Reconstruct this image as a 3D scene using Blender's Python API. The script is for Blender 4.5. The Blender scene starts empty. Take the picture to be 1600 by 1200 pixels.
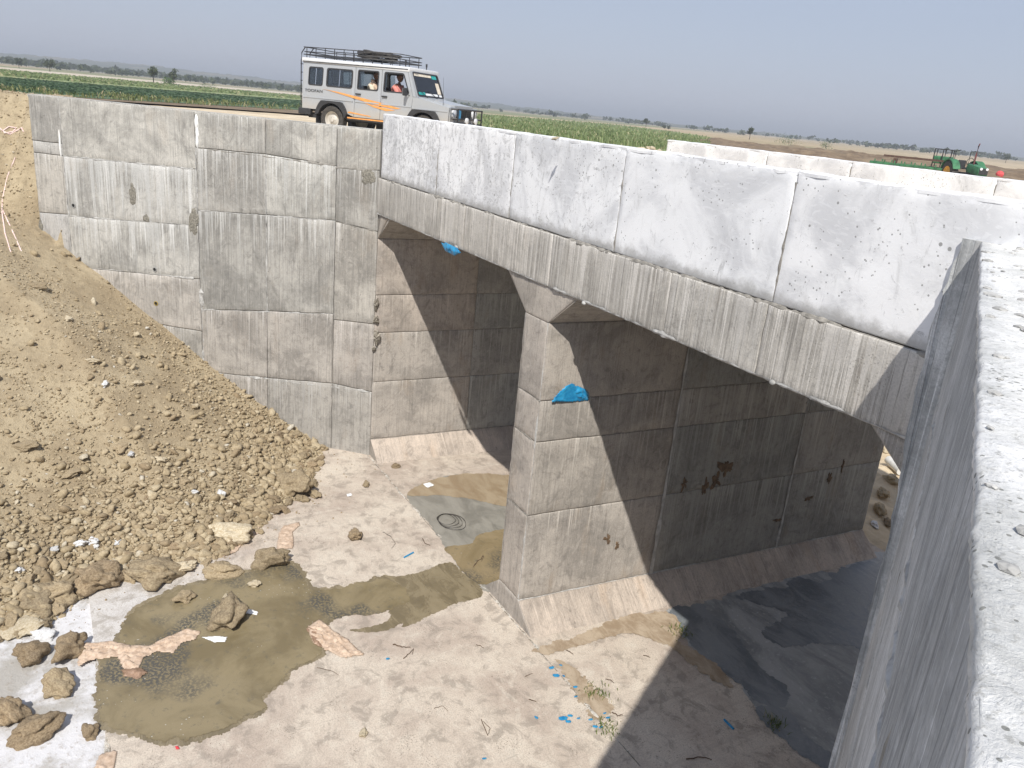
import bpy, bmesh, math, random
import numpy as np
from mathutils import Vector, Matrix, noise, geometry
R = math.radians
random.seed(7)
S = bpy.context.scene
COL = S.collection
# ------------------------------------------------------------------ camera
U = 1.3
YAW, PIT, ROL = -1.02509, 0.32633, 0.09552
CC = Vector((12.7986, -4.9033, 0.23552)) * U
_f = Vector((math.cos(PIT)*math.sin(YAW), math.cos(PIT)*math.cos(YAW), -math.sin(PIT)))
_r0 = Vector((math.cos(YAW), -math.sin(YAW), 0)); _u0 = _r0.cross(_f)
CR = _r0*math.cos(ROL)+_u0*math.sin(ROL); CU = _u0*math.cos(ROL)-_r0*math.sin(ROL); CF = _f
FPX = 1256.8
cam = bpy.data.cameras.new('camera'); camo = bpy.data.objects.new('camera', cam); COL.objects.link(camo)
cam.sensor_width = 36; cam.lens = FPX/1600*36; cam.clip_start = .02; cam.clip_end = 20000
M = Matrix((CR, CU, -CF)).transposed().to_4x4(); M.translation = CC
camo.matrix_world = M
S.camera = camo
# ------------------------------------------------------------------ light
SUNV = Vector((.721, -.495, 1)).normalized()
w = bpy.data.worlds.new('World'); S.world = w; w.use_nodes = True
nt = w.node_tree; bg = nt.nodes['Background']
sky = nt.nodes.new('ShaderNodeTexSky'); sky.sky_type = 'NISHITA'; sky.sun_disc = False
sky.sun_elevation = math.asin(SUNV.z); sky.sun_rotation = math.atan2(SUNV.x, SUNV.y)
sky.air_density = 1.6; sky.dust_density = .6; sky.ozone_density = 3.; sky.altitude = 300
hs = nt.nodes.new('ShaderNodeHueSaturation'); hs.inputs['Saturation'].default_value = .62
nt.links.new(sky.outputs[0], hs.inputs['Color'])
mxw = nt.nodes.new('ShaderNodeMix'); mxw.data_type = 'RGBA'; mxw.blend_type = 'MULTIPLY'; mxw.inputs[0].default_value = 1
nt.links.new(hs.outputs[0], mxw.inputs[6]); mxw.inputs[7].default_value = (1.0, .97, 1.02, 1)
mxh = nt.nodes.new('ShaderNodeMix'); mxh.data_type = 'RGBA'; mxh.inputs[0].default_value = .72; mxh.inputs[7].default_value = (3.95, 4.7, 6.4, 1)   # hazy veil over the whole sky
nt.links.new(mxw.outputs[2], mxh.inputs[6]); nt.links.new(mxh.outputs[2], bg.inputs[0]); bg.inputs[1].default_value = .085
sl = bpy.data.lights.new('sun', 'SUN'); sl.energy = 4.2; sl.angle = R(.6); sl.color = (1, .955, .88)
so = bpy.data.objects.new('sun', sl); COL.objects.link(so); so.rotation_euler = SUNV.to_track_quat('Z', 'Y').to_euler()
S.view_settings.view_transform = 'Standard'; S.view_settings.look = 'None'
S.view_settings.exposure = .34; S.view_settings.gamma = 1; S.view_settings.use_curve_mapping = False
# ------------------------------------------------------------------ place constants (metres)
A = 1.3; B = 1.5976*U; H = 5.9909*U; XA = -.0728*U
X1 = XA+4.9428*U; X2 = X1+.5125*U; X3 = X2+4.7004*U
L = 6.2803*U; SK = math.tan(.0587)
HX, HZ, BX, BZ = .5203*U, .4049*U, .413*U, .3192*U
PHI = .8257; ZW = -.345; ZG = -.78
WD = Vector((math.cos(PHI), math.sin(PHI), 0))            # left wing, towards the bridge
WN = Vector((WD.y, -WD.x, 0))                             # its front normal
WO = Vector((XA, 0, 0))
THR = R(59); RD = Vector((math.cos(THR), -math.sin(THR), 0)); RN = Vector((-math.sin(THR), -math.cos(THR), 0))
RO = Vector((9.965*U+.030, 0, 0))
ZR = -.25*U

def ray(u, v): return (CF + CR*((u-800)/FPX) - CU*((v-600)/FPX))
def on_z(u, v, z): d = ray(u, v); return CC + d*((z-CC.z)/d.z)
def on_plane(u, v, p0, n): d = ray(u, v); return CC + d*((p0-CC).dot(n)/d.dot(n))
def on_floor(u, v): return on_z(u, v, -H)
def at_dist(u, v, D): d = ray(u, v); h = math.hypot(d.x, d.y); return CC + d*(D/h)
# ------------------------------------------------------------------ helpers
def tag(o, label=None, cat=None, group=None, kind=None):
    if label: o['label'] = label
    if cat: o['category'] = cat
    if group: o['group'] = group
    if kind: o['kind'] = kind
    return o
def empty(name, loc=(0, 0, 0), rz=0):
    o = bpy.data.objects.new(name, None); COL.objects.link(o); o.location = loc; o.rotation_euler.z = rz; o.empty_display_size = .2
    return o
def link(name, me, mat=None, parent=None):
    o = bpy.data.objects.new(name, me); COL.objects.link(o)
    if mat is not None:
        for m in (mat if isinstance(mat, (list, tuple)) else [mat]): me.materials.append(m)
    if parent: o.parent = parent
    return o
def fromarr(name, V, F, mat=None, parent=None, smooth=False):
    V = np.asarray(V, dtype=np.float32).reshape(-1, 3)
    me = bpy.data.meshes.new(name)
    F = np.asarray(F, dtype=np.int32)
    k = F.shape[1]
    me.vertices.add(len(V)); me.vertices.foreach_set('co', V.ravel())
    me.loops.add(F.size); me.loops.foreach_set('vertex_index', F.ravel())
    me.polygons.add(len(F)); me.polygons.foreach_set('loop_start', np.arange(0, F.size, k, dtype=np.int32))
    me.polygons.foreach_set('use_smooth', np.full(len(F), smooth))
    me.update(calc_edges=True); me.validate()
    return link(name, me, mat, parent)
def box(bm, c, s, rot=None, bev=0):
    c = Vector(c); vs = []
    r = bmesh.ops.create_cube(bm, size=1)['verts']
    for v in r:
        v.co = Vector((v.co.x*s[0], v.co.y*s[1], v.co.z*s[2]))
    if bev:
        ed = list({e for v in r for e in v.link_edges})
        g = bmesh.ops.bevel(bm, geom=ed, offset=bev, segments=2, affect='EDGES', profile=.6)
        r = list({v for f in g['faces'] for v in f.verts} | {v for v in r if v.is_valid})
        seen = set(); st = [r[0]]
        while st:
            v = st.pop()
            if v in seen: continue
            seen.add(v); st += [e.other_vert(v) for e in v.link_edges]
        r = list(seen)
    for v in r:
        if rot is not None: v.co = rot @ v.co
        v.co += c
    return r
def tube(bm, pts, r, n=8, cap=True):
    pts = [Vector(p) for p in pts]; rings = []
    up = Vector((0, 0, 1))
    for i, p in enumerate(pts):
        d = (pts[min(i+1, len(pts)-1)]-pts[max(i-1, 0)]).normalized()
        a = d.cross(up)
        if a.length < .05: a = d.cross(Vector((1, 0, 0)))
        a.normalize(); b = a.cross(d)
        rr = r[i] if isinstance(r, (list, tuple)) else r
        rings.append([bm.verts.new(p+(a*math.cos(t)+b*math.sin(t))*rr) for t in [2*math.pi*k/n for k in range(n)]])
    for q, w_ in zip(rings, rings[1:]):
        for k in range(n): bm.faces.new((q[k], q[(k+1) % n], w_[(k+1) % n], w_[k]))
    if cap: bm.faces.new(rings[0][::-1]); bm.faces.new(rings[-1])
def cyl(bm, c, axis, r, h, n=24, r2=None):
    c = Vector(c); ax = Vector(axis).normalized()
    tube(bm, [c-ax*h/2, c+ax*h/2], [r, r if r2 is None else r2], n)
def lathe(bm, c, axis, prof, n=28):
    # prof: (radius, offset along the axis)
    c = Vector(c); ax = Vector(axis).normalized(); a = ax.orthogonal().normalized(); b = ax.cross(a); rings = []
    for r, h in prof: rings.append([bm.verts.new(c+ax*h+(a*math.cos(t)+b*math.sin(t))*max(r, .0005)) for t in [2*math.pi*k/n for k in range(n)]])
    for q, w_ in zip(rings, rings[1:]):
        for k in range(n): bm.faces.new((q[k], q[(k+1) % n], w_[(k+1) % n], w_[k]))
def fin(name, bm, mat, parent=None, smooth=False, autos=True):
    bmesh.ops.recalc_face_normals(bm, faces=bm.faces)
    me = bpy.data.meshes.new(name); bm.to_mesh(me); bm.free()
    if smooth:
        for p in me.polygons: p.use_smooth = True
        if autos: me.set_sharp_from_angle(angle=R(40))
    return link(name, me, mat, parent)
def poly_tess(loops):
    tris = geometry.tessellate_polygon([[Vector((p[0], p[1], 0)) for p in lp] for lp in loops])
    return [p for lp in loops for p in lp], tris
def plate(bm, loops, fn, fn2):
    """flat outline (with holes) given in 2D, extruded between the maps fn and fn2"""
    pts, tris = poly_tess(loops)
    a = [bm.verts.new(fn(*p)) for p in pts]; b = [bm.verts.new(fn2(*p)) for p in pts]
    for t in tris:
        try: bm.faces.new([a[i] for i in t]); bm.faces.new([b[i] for i in reversed(t)])
        except ValueError: pass
    k = 0
    for lp in loops:
        n = len(lp)
        for i in range(n):
            j = (i+1) % n
            bm.faces.new((a[k+i], a[k+j], b[k+j], b[k+i]))
        k += n
# vectorised value noise
def _h(ix, iy, s):
    n = (ix.astype(np.int64)*374761393 + iy.astype(np.int64)*668265263 + s*974711) & 0x7fffffff
    n = (n ^ (n >> 13))*1274126177 & 0x7fffffff
    return ((n ^ (n >> 16)) & 0xffff)/65535.
def vn(x, y, s=0):
    x = np.asarray(x, float); y = np.asarray(y, float)
    ix = np.floor(x); iy = np.floor(y); fx = x-ix; fy = y-iy
    fx = fx*fx*(3-2*fx); fy = fy*fy*(3-2*fy)
    a = _h(ix, iy, s); b = _h(ix+1, iy, s); c = _h(ix, iy+1, s); d = _h(ix+1, iy+1, s)
    return (a*(1-fx)+b*fx)*(1-fy)+(c*(1-fx)+d*fx)*fy-.5
def fbm(x, y, s=0, o=4):
    t = 0; a = 1.
    for i in range(o): t = t+a*vn(x*2**i, y*2**i, s+i*17); a *= .5
    return t
# ------------------------------------------------------------------ node helpers
class NT:
    def __init__(s, name):
        s.m = bpy.data.materials.new(name); s.m.use_nodes = True; s.t = s.m.node_tree
        s.b = s.t.nodes['Principled BSDF']; s.out = s.t.nodes['Material Output']
    def n(s, ty, **k):
        x = s.t.nodes.new('ShaderNode'+ty)
        for a, v in k.items(): setattr(x, a, v)
        return x
    def L(s, a, b): s.t.links.new(a, b)
    def set(s, i, v):
        if isinstance(v, bpy.types.NodeSocket): s.L(v, i)
        else: i.default_value = v if not (isinstance(v, tuple) and len(v) == 3 and i.type == 'RGBA') else (*v, 1)
    def obj(s): return s.n('TexCoord').outputs['Object']
    def pos(s): return s.n('NewGeometry').outputs['Position']
    def uv(s, nm): return s.n('UVMap', uv_map=nm).outputs[0]
    def mp(s, v, sc=(1, 1, 1), loc=(0, 0, 0)):
        m = s.n('Mapping'); s.L(v, m.inputs[0]); m.inputs['Scale'].default_value = sc; s.set(m.inputs['Location'], loc); return m.outputs[0]
    def noise(s, v, sc, det=4, ro=.55, dist=0):
        m = s.n('TexNoise'); s.L(v, m.inputs['Vector']); m.inputs['Scale'].default_value = sc; m.inputs['Detail'].default_value = det
        m.inputs['Roughness'].default_value = ro; m.inputs['Distortion'].default_value = dist; return m.outputs['Fac']
    def vor(s, v, sc, feat='F1', rnd=1):
        m = s.n('TexVoronoi', feature=feat); s.L(v, m.inputs['Vector']); m.inputs['Scale'].default_value = sc; m.inputs['Randomness'].default_value = rnd; return m.outputs
    def ramp(s, v, a, b, lo=0., hi=1.):
        m = s.n('MapRange', interpolation_type='SMOOTHSTEP'); s.set(m.inputs[0], v)
        for i, q in zip((1, 2, 3, 4), (a, b, lo, hi)): s.set(m.inputs[i], q)
        return m.outputs[0]
    def math(s, op, a, b=0., c=None):
        m = s.n('Math', operation=op); s.set(m.inputs[0], a); s.set(m.inputs[1], b)
        if c is not None: s.set(m.inputs[2], c)
        return m.outputs[0]
    def mix(s, f, a, b, bt='MIX'):
        m = s.n('Mix', data_type='RGBA', blend_type=bt); s.set(m.inputs[0], f); s.set(m.inputs[6], a); s.set(m.inputs[7], b); return m.outputs[2]
    def bump(s, h, st=.5, d=.01, nrm=None):
        m = s.n('Bump'); s.set(m.inputs['Height'], h); m.inputs['Strength'].default_value = st; m.inputs['Distance'].default_value = d
        if nrm is not None: s.L(nrm, m.inputs['Normal'])
        return m.outputs[0]
    def fin(s, col, ro=.9, nrm=None, **k):
        s.set(s.b.inputs['Base Color'], col); s.set(s.b.inputs['Roughness'], ro)
        if nrm is not None: s.L(nrm, s.b.inputs['Normal'])
        for a, v in k.items(): s.set(s.b.inputs[a.replace('_', ' ')], v)
        return s.m
def simple(name, c, ro=.6, var=.15, sc=8, bump=0, **k):
    q = NT(name); o = q.obj(); n = q.noise(o, sc, 5)
    col = q.mix(q.ramp(n, .3, .7), tuple(x*(1-var) for x in c), tuple(min(1, x*(1+var)) for x in c))
    return q.fin(col, ro, q.bump(q.noise(o, sc*6, 3), .6, bump) if bump else None, **k)
def concrete(name, dark, light, white=(.62, .62, .61), stk=.5, brown=(.33, .25, .17), brw=0., pits=.4, vs=.55):
    q = NT(name); uv = q.uv('wall'); lf = q.uv('lift'); oi = q.n('ObjectInfo')
    rv = q.n('CombineXYZ'); q.L(q.math('MULTIPLY', oi.outputs['Random'], 37.), rv.inputs[2])
    add = q.n('VectorMath', operation='ADD'); q.L(uv, add.inputs[0]); q.L(rv.outputs[0], add.inputs[1]); p = add.outputs[0]
    n1 = q.noise(p, .9, 8, .62, .4); col = q.mix(q.ramp(n1, .38, .61), dark, light)
    n1b = q.noise(p, 5.5, 8, .74, 1.2); col = q.mix(q.ramp(n1b, .5, .70, 0, .6), col, tuple(x*.55 for x in dark))
    n1d = q.noise(q.mp(p, (1, .55, 1), (5, 5, 5)), 2.3, 9, .72, 2.2); col = q.mix(q.ramp(n1d, .54, .64, 0, .42), col, tuple(x*.5 for x in dark)); col = q.mix(q.ramp(n1d, .45, .36, 0, .35), col, tuple(min(1, x*1.3) for x in light))
    col = q.mix(q.ramp(n1b, .5, .3, 0, .3), col, tuple(min(1, x*1.35) for x in light))
    # form-board streaks
    s1 = q.noise(q.mp(p, (34, vs*1.2, 1)), 1, 7, .78, .35)
    col = q.mix(q.math('MULTIPLY', q.ramp(s1, .50, .60), .62*stk), col, tuple(x*.5 for x in dark))
    s2 = q.noise(q.mp(p, (58, vs*1.6, 1), (3, 5, 2)), 1, 6, .75, .3)
    col = q.mix(q.math('MULTIPLY', q.ramp(s2, .54, .66), .5*stk), col, tuple(min(1, x*1.5) for x in light))
    # pale lime runs from the head of each lift
    sep = q.n('SeparateXYZ'); q.L(lf, sep.inputs[0])
    s3 = q.noise(q.mp(p, (19, .20, 1), (9, 1, 4)), 1, 6, .76, .3)
    s3b = q.noise(q.mp(p, (1.1, .5, 1), (2, 8, 4)), 1, 3)
    s3c = q.noise(q.mp(p, (3.2, .5, 1), (2, 8, 4)), 1, 3)
    thr = q.math('MULTIPLY_ADD', sep.outputs[1], .11, .60)
    thr = q.math('MULTIPLY_ADD', oi.outputs['Alpha'], -.15, thr)
    thr = q.math('MULTIPLY_ADD', s3b, -.16, q.math('ADD', thr, .06))
    rm = q.ramp(q.math('SUBTRACT', s3, thr), 0., .03)
    cw = q.mix(q.ramp(s3c, .4, .6), white, tuple(x*.75 for x in white))
    col = q.mix(q.math('MULTIPLY', rm, .85), col, cw)
    # thin hard runs
    s4 = q.noise(q.mp(p, (6.5, .09, 1), (1, 3, 7)), 1, 2, .5)
    ln = q.ramp(q.math('ABSOLUTE', q.math('SUBTRACT', s4, .5)), 0., .006, 1, 0)
    col = q.mix(q.math('MULTIPLY', ln, q.math('MULTIPLY', q.ramp(s3b, .45, .6), .6)), col, cw)
    if brw:
        b1 = q.noise(q.mp(p, (2.2, .8, 1), (4, 4, 4)), 1, 5, .6)
        col = q.mix(q.ramp(b1, .56, .72, 0, brw), col, brown)
    # blow holes
    vo = q.vor(p, 7.5); big = q.math('LESS_THAN', vo['Distance'], q.math('MULTIPLY', q.ramp(q.noise(p, 2.3, 2), .5, .75), .16))
    vo2 = q.vor(p, 26.); sm = q.math('LESS_THAN', vo2['Distance'], q.math('MULTIPLY', q.ramp(q.noise(p, 1.4, 2), .45, .7), .2))
    pit = q.math('MAXIMUM', big, sm)
    col = q.mix(q.math('MULTIPLY', pit, pits), col, tuple(x*.35 for x in dark))
    col = q.mix(1., col, oi.outputs['Color'], 'MULTIPLY')
    g = q.noise(p, 48, 5, .75); col = q.mix(q.ramp(g, .42, .66, .0, .34), col, tuple(x*.6 for x in dark))
    h = q.math('ADD', q.math('MULTIPLY', s1, .6), q.math('MULTIPLY', n1b, .8))
    h = q.math('ADD', h, q.math('MULTIPLY', g, .25)); h = q.math('SUBTRACT', h, q.math('MULTIPLY', pit, .9))
    return q.fin(col, .92, q.bump(h, .75, .012))
M_wing = concrete('wing concrete', (.30, .292, .275), (.475, .462, .435), brw=.15, stk=.75)
M_wingr = concrete('wing concrete seamed', (.36, .37, .37), (.60, .61, .61), stk=1.2, vs=.22)
M_pier = concrete('pier concrete', (.31, .292, .27), (.46, .43, .395), brw=.3, stk=.5, white=(.6, .57, .53))
M_fascia = concrete('fascia concrete', (.36, .345, .32), (.52, .50, .465), brw=.12, stk=1.15, vs=.4, white=(.68, .66, .63))
M_white = None
def whitewash():
    q = NT('whitewashed concrete'); uv = q.uv('wall'); oi = q.n('ObjectInfo')
    rv = q.n('CombineXYZ'); q.L(q.math('MULTIPLY', oi.outputs['Random'], 37.), rv.inputs[2])
    add = q.n('VectorMath', operation='ADD'); q.L(uv, add.inputs[0]); q.L(rv.outputs[0], add.inputs[1]); p = add.outputs[0]
    n1 = q.noise(p, 1.1, 8, .6, .8)
    col = q.mix(q.ramp(n1, .38, .60), (.62, .625, .64), (.83, .833, .84))
    n9 = q.noise(q.mp(p, (2.6, .9, 1), (7, 7, 7)), 1, 8, .75, 1.); col = q.mix(q.ramp(n9, .54, .70, 0, .5), col, (.47, .47, .465))
    s1 = q.noise(q.mp(p, (9, 1.3, 1)), 1, 9, .80, .9)
    al = oi.outputs['Alpha']
    thr = q.math('MULTIPLY_ADD', al, -.11, .615)
    col = q.mix(q.ramp(q.math('SUBTRACT', s1, thr), -.02, .08, 0, .6), col, (.40, .40, .40))
    s2 = q.noise(p, 6, 9, .82, 1.5)
    col = q.mix(q.ramp(q.math('SUBTRACT', s2, thr), -.02, .04, 0, .65), col, (.33, .33, .33))
    # smears from the trowel
    wv = q.noise(q.mp(p, (1.6, 4, 1)), 2.2, 4, .5, 2.5)
    col = q.mix(q.ramp(wv, .55, .62, 0, .3), col, (.84, .845, .86))
    vo = q.vor(p, 5.5); msk = q.ramp(q.noise(p, 1.8, 2), .36, .62)
    pit = q.math('LESS_THAN', vo['Distance'], q.math('MULTIPLY', msk, .095))
    vo2 = q.vor(p, 17.); pit2 = q.math('LESS_THAN', vo2['Distance'], q.math('MULTIPLY', msk, .16)); pit = q.math('MAXIMUM', pit, pit2)
    col = q.mix(q.math('MULTIPLY', pit, .75), col, (.2, .2, .19))
    # bare, dirty foot
    lf = q.n('SeparateXYZ'); q.L(q.uv('lift'), lf.inputs[0])
    ft = q.ramp(q.math('ADD', q.math('SUBTRACT', 1.3, lf.outputs[1]), q.math('MULTIPLY', q.noise(p, 5, 5, .7), -.32)), .02, -.14)
    col = q.mix(q.math('MULTIPLY', ft, .75), col, (.36, .355, .34))
    col = q.mix(1., col, oi.outputs['Color'], 'MULTIPLY')
    g = q.noise(p, 60, 4, .7)
    h = q.math('SUBTRACT', q.math('ADD', q.math('MULTIPLY', s2, .7), q.math('MULTIPLY', g, .2)), pit)
    return q.fin(col, .85, q.bump(h, .6, .01))
M_white = whitewash()
def ground_mats():
    # apron slab
    q = NT('apron concrete'); p = q.pos(); m2 = q.mp(p, (1, 1, 0))
    n1 = q.noise(m2, .55, 8, .62, .6); n2 = q.noise(m2, 3.2, 8, .7, .5)
    col = q.mix(q.ramp(n1, .36, .64), (.44, .365, .305), (.60, .53, .445))
    n7 = q.noise(q.mp(p, (1, 1.7, 0), (3, 7, 0)), 1.4, 9, .75, 1.6); col = q.mix(q.ramp(n7, .52, .62, 0, .32), col, (.30, .25, .21)); col = q.mix(q.ramp(n7, .46, .38, 0, .45), col, (.66, .60, .51))
    col = q.mix(q.ramp(n2, .5, .62, 0, .6), col, (.25, .215, .18))
    col = q.mix(q.ramp(n2, .46, .34, 0, .5), col, (.60, .55, .47))
    # pale dust towards the heap
    d = q.n('VectorMath', operation='DISTANCE'); q.L(m2, d.inputs[0]); d.inputs[1].default_value = (4.4, -6.3, 0)
    f = q.ramp(q.math('ADD', d.outputs['Value'], q.math('MULTIPLY', n1, 4.5)), 5.2, 3.2)
    col = q.mix(q.math('MULTIPLY', f, .7), col, q.mix(q.ramp(n2, .45, .6), (.60, .60, .60), (.40, .385, .36)))
    sc = q.noise(q.mp(p, (9, .6, 0)), 1, 5, .7, 1.); col = q.mix(q.ramp(sc, .6, .7, 0, .35), col, (.25, .22, .19))
    vo = q.vor(m2, 9.); sp = q.math('LESS_THAN', vo['Distance'], q.math('MULTIPLY', q.ramp(q.noise(m2, .8, 3), .45, .7), .13))
    col = q.mix(q.math('MULTIPLY', sp, .6), col, (.16, .13, .10))
    ck = q.noise(m2, 1.1, 6, .6, 1.5); ln = q.ramp(q.math('ABSOLUTE', q.math('SUBTRACT', ck, .5)), 0, .004, 1, 0)
    col = q.mix(q.math('MULTIPLY', ln, q.ramp(n1, .5, .6, 0, .6)), col, (.18, .15, .12))
    g = q.noise(m2, 45, 4, .7); col = q.mix(q.ramp(g, .45, .62, 0, .42), col, (.27, .23, .19))
    v3 = q.vor(m2, 34.); col = q.mix(q.math('LESS_THAN', v3['Distance'], q.math('MULTIPLY', q.ramp(q.noise(m2, 1.7, 4), .42, .66), .22)), col, (.17, .14, .11))
    tr = q.noise(q.mp(q.pos(), (5.5, .12, 0), (0, 2, 0)), 1, 4, .6, .3); col = q.mix(q.ramp(tr, .60, .64, 0, .28), col, (.32, .27, .23))
    apron = q.fin(col, .9, q.bump(q.math('ADD', q.math('MULTIPLY', n2, .8), q.math('MULTIPLY', g, .3)), .7, .015))
    # dusty lower ground
    q = NT('cement dusted ground'); m2 = q.mp(q.pos(), (1, 1, 0)); n1 = q.noise(m2, .9, 8, .65, .5); n2 = q.noise(m2, 9, 8, .75)
    col = q.mix(q.ramp(n1, .40, .58), (.40, .38, .35), (.66, .655, .67)); col = q.mix(q.ramp(n2, .52, .66, 0, .6), col, (.30, .25, .2))
    dust = q.fin(col, .95, q.bump(n2, .9, .03))
    # soil
    q = NT('heap soil'); o = q.obj(); n1 = q.noise(o, .7, 7, .6, .4); n2 = q.noise(o, 7, 8, .75); n3 = q.noise(o, 38, 4, .7)
    col = q.mix(q.ramp(n1, .35, .65), (.33, .26, .165), (.45, .37, .245)); col = q.mix(q.ramp(n2, .45, .68, 0, .5), col, (.19, .145, .09))
    col = q.mix(q.ramp(n3, .55, .7, 0, .5), col, (.42, .33, .21))
    soil = q.fin(col, .97, q.bump(q.math('ADD', n2, q.math('MULTIPLY', n3, .5)), .9, .04))
    # rock
    def rock(nm, a, b, sc=9):
        q = NT(nm); o = q.obj(); oi = q.n('ObjectInfo'); n1 = q.noise(o, sc, 8, .75); n2 = q.noise(o, sc*5, 4, .7)
        col = q.mix(q.ramp(n1, .35, .65), a, b); hv = q.n('HueSaturation'); q.L(col, hv.inputs['Color'])
        q.L(q.math('MULTIPLY_ADD', oi.outputs['Random'], .35, .8), hv.inputs['Value'])
        return q.fin(hv.outputs[0], .95, q.bump(q.math('ADD', n1, q.math('MULTIPLY', n2, .4)), .9, .012))
    def pebbles(nm, pal):
        q = NT(nm); a = q.n('Attribute', attribute_name='tone', attribute_type='GEOMETRY'); n2 = q.noise(q.obj(), 30, 4, .7)
        cr = q.n('ValToRGB'); q.L(a.outputs['Fac'], cr.inputs[0]); el = cr.color_ramp.elements
        while len(el) > 1: el.remove(el[-1])
        el[0].position = 0; el[0].color = (*pal[0], 1)
        for i, c in enumerate(pal[1:]): e = el.new((i+1)/(len(pal)-1)); e.color = (*c, 1)
        col = q.mix(q.ramp(n2, .4, .65, 0, .35), cr.outputs[0], (.12, .085, .05))
        return q.fin(col, .95, q.bump(n2, .8, .01))
    return (apron, dust, soil, rock('clod earth', (.21, .155, .095), (.40, .325, .21)), rock('brown earth', (.17, .12, .07), (.36, .28, .18)),
            rock('cream rock', (.40, .32, .2), (.62, .55, .42)), rock('white stone', (.5, .5, .5), (.72, .72, .72)),
            pebbles('heap gravel', [(.25, .185, .11), (.31, .24, .15), (.35, .28, .175), (.39, .315, .205), (.43, .355, .235), (.48, .41, .29), (.54, .52, .47)]))
M_apron, M_dust, M_soil, M_clod, M_brown, M_cream, M_stone, M_gravel = ground_mats()

# ------------------------------------------------------------------ panels and walls
def panel(name, c00, c10, c11, c01, mat, parent, nrm, th=.06, cell=.12, amp=.006, jit=.007, gap=.006, tint=(1, 1, 1), leach=0., org=None, uax=None, kind=None):
    """cast panel: grid between four corners, worn front, chipped arrises, closed sides"""
    c00, c10, c11, c01 = map(Vector, (c00, c10, c11, c01)); nrm = Vector(nrm)
    w_ = max((c10-c00).length, .05); h_ = max((c01-c00).length, .05)
    nu = max(4, min(90, int(w_/cell)+2)); nv = max(4, min(60, int(h_/cell)+2))
    org = Vector(org) if org is not None else Vector((0, 0, 0)); uax = Vector(uax) if uax is not None else (c10-c00).normalized()
    gu = gap/w_; gv = gap/h_; sd = random.random()*100
    V = []; UVW = []; UVL = []
    eu, ev = .016/w_, .016/h_
    AU = [0, eu]+[i/(nu-2) for i in range(1, nu-2)]+[1-eu, 1] if nu > 3 else [i/nu for i in range(nu+1)]
    AV = [0, ev]+[i/(nv-2) for i in range(1, nv-2)]+[1-ev, 1] if nv > 3 else [i/nv for i in range(nv+1)]
    for j in range(nv+1):
        for i in range(nu+1):
            a = AU[i]; b = AV[j]; a2 = gu+a*(1-2*gu); b2 = gv+b*(1-2*gv)
            p = (c00*(1-a2)+c10*a2)*(1-b2)+(c01*(1-a2)+c11*a2)*b2
            q = p*3.1+Vector((sd, 0, 0))
            e = 1 if (i in (0, nu) or j in (0, nv)) else 0
            d = noise.fractal(q*.6, 1, 2, 4)*amp + noise.noise(q*4)*amp*.6
            if j in (0, 1, nv-1, nv): p = p+(c01-c00).normalized()*noise.fractal(p*4+Vector((7, 0, 3)), 1, 2, 3)*jit
            if i in (0, 1, nu-1, nu): p = p+(c10-c00).normalized()*noise.fractal(p*4+Vector((1, 9, 3)), 1, 2, 3)*jit
            if e: d -= .004+max(0, noise.noise(q*1.7))*.02
            V.append(p+nrm*d); UVW.append(((p-org).dot(uax), p.z)); UVL.append(((p-org).dot(uax), (c01*(1-a)+c11*a).z-p.z))
    n = (nu+1)*(nv+1); F = []
    ix = lambda i, j: j*(nu+1)+i
    for j in range(nv):
        for i in range(nu): F.append((ix(i, j), ix(i+1, j), ix(i+1, j+1), ix(i, j+1)))
    bd = [ix(i, 0) for i in range(nu+1)]+[ix(nu, j) for j in range(1, nv+1)]+[ix(i, nv) for i in range(nu-1, -1, -1)]+[ix(0, j) for j in range(nv-1, 0, -1)]
    for k in bd: V.append(V[k]-nrm*th); UVW.append(UVW[k]); UVL.append(UVL[k])
    m = len(bd)
    for k in range(m): F.append((bd[k], n+k, n+(k+1) % m, bd[(k+1) % m]))
    me = bpy.data.meshes.new(name); me.from_pydata(V, [], F)
    vi = np.zeros(len(me.loops), dtype=np.int32); me.loops.foreach_get('vertex_index', vi)
    for nm, arr in (('wall', UVW), ('lift', UVL)):
        l = me.uv_layers.new(name=nm); l.data.foreach_set('uv', np.asarray(arr, dtype=np.float32)[vi].ravel())
    bm = bmesh.new(); bm.from_mesh(me); bm.faces.ensure_lookup_table(); bm.normal_update()
    if bm.faces[0].normal.dot(nrm) < 0: bmesh.ops.reverse_faces(bm, faces=bm.faces[:])
    bm.to_mesh(me); bm.free()
    for k, p in enumerate(me.polygons): p.use_smooth = k < nu*nv
    o = link(name, me, mat, parent); o.color = (*tint, leach)
    if kind: o['kind'] = kind
    return o
def solid(name, loops, fn, fn2, mat, parent=None, tint=(1, 1, 1), leach=0):
    bm = bmesh.new(); plate(bm, loops, fn, fn2); bmesh.ops.recalc_face_normals(bm, faces=bm.faces)
    l1 = bm.loops.layers.uv.new('wall'); l2 = bm.loops.layers.uv.new('lift'); zt = max(v.co.z for v in bm.verts)
    for f in bm.faces:
        n = f.normal
        for l in f.loops:
            c = l.vert.co
            if abs(n.z) > .7: uv = (c.x, c.y)
            else:
                t = Vector((-n.y, n.x, 0)).normalized(); uv = (c.dot(t), c.z)
            l[l1].uv = uv; l[l2].uv = (uv[0], zt-c.z)
    me = bpy.data.meshes.new(name); bm.to_mesh(me); bm.free()
    o = link(name, me, mat, parent); o.color = (*tint, leach); return o
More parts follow.
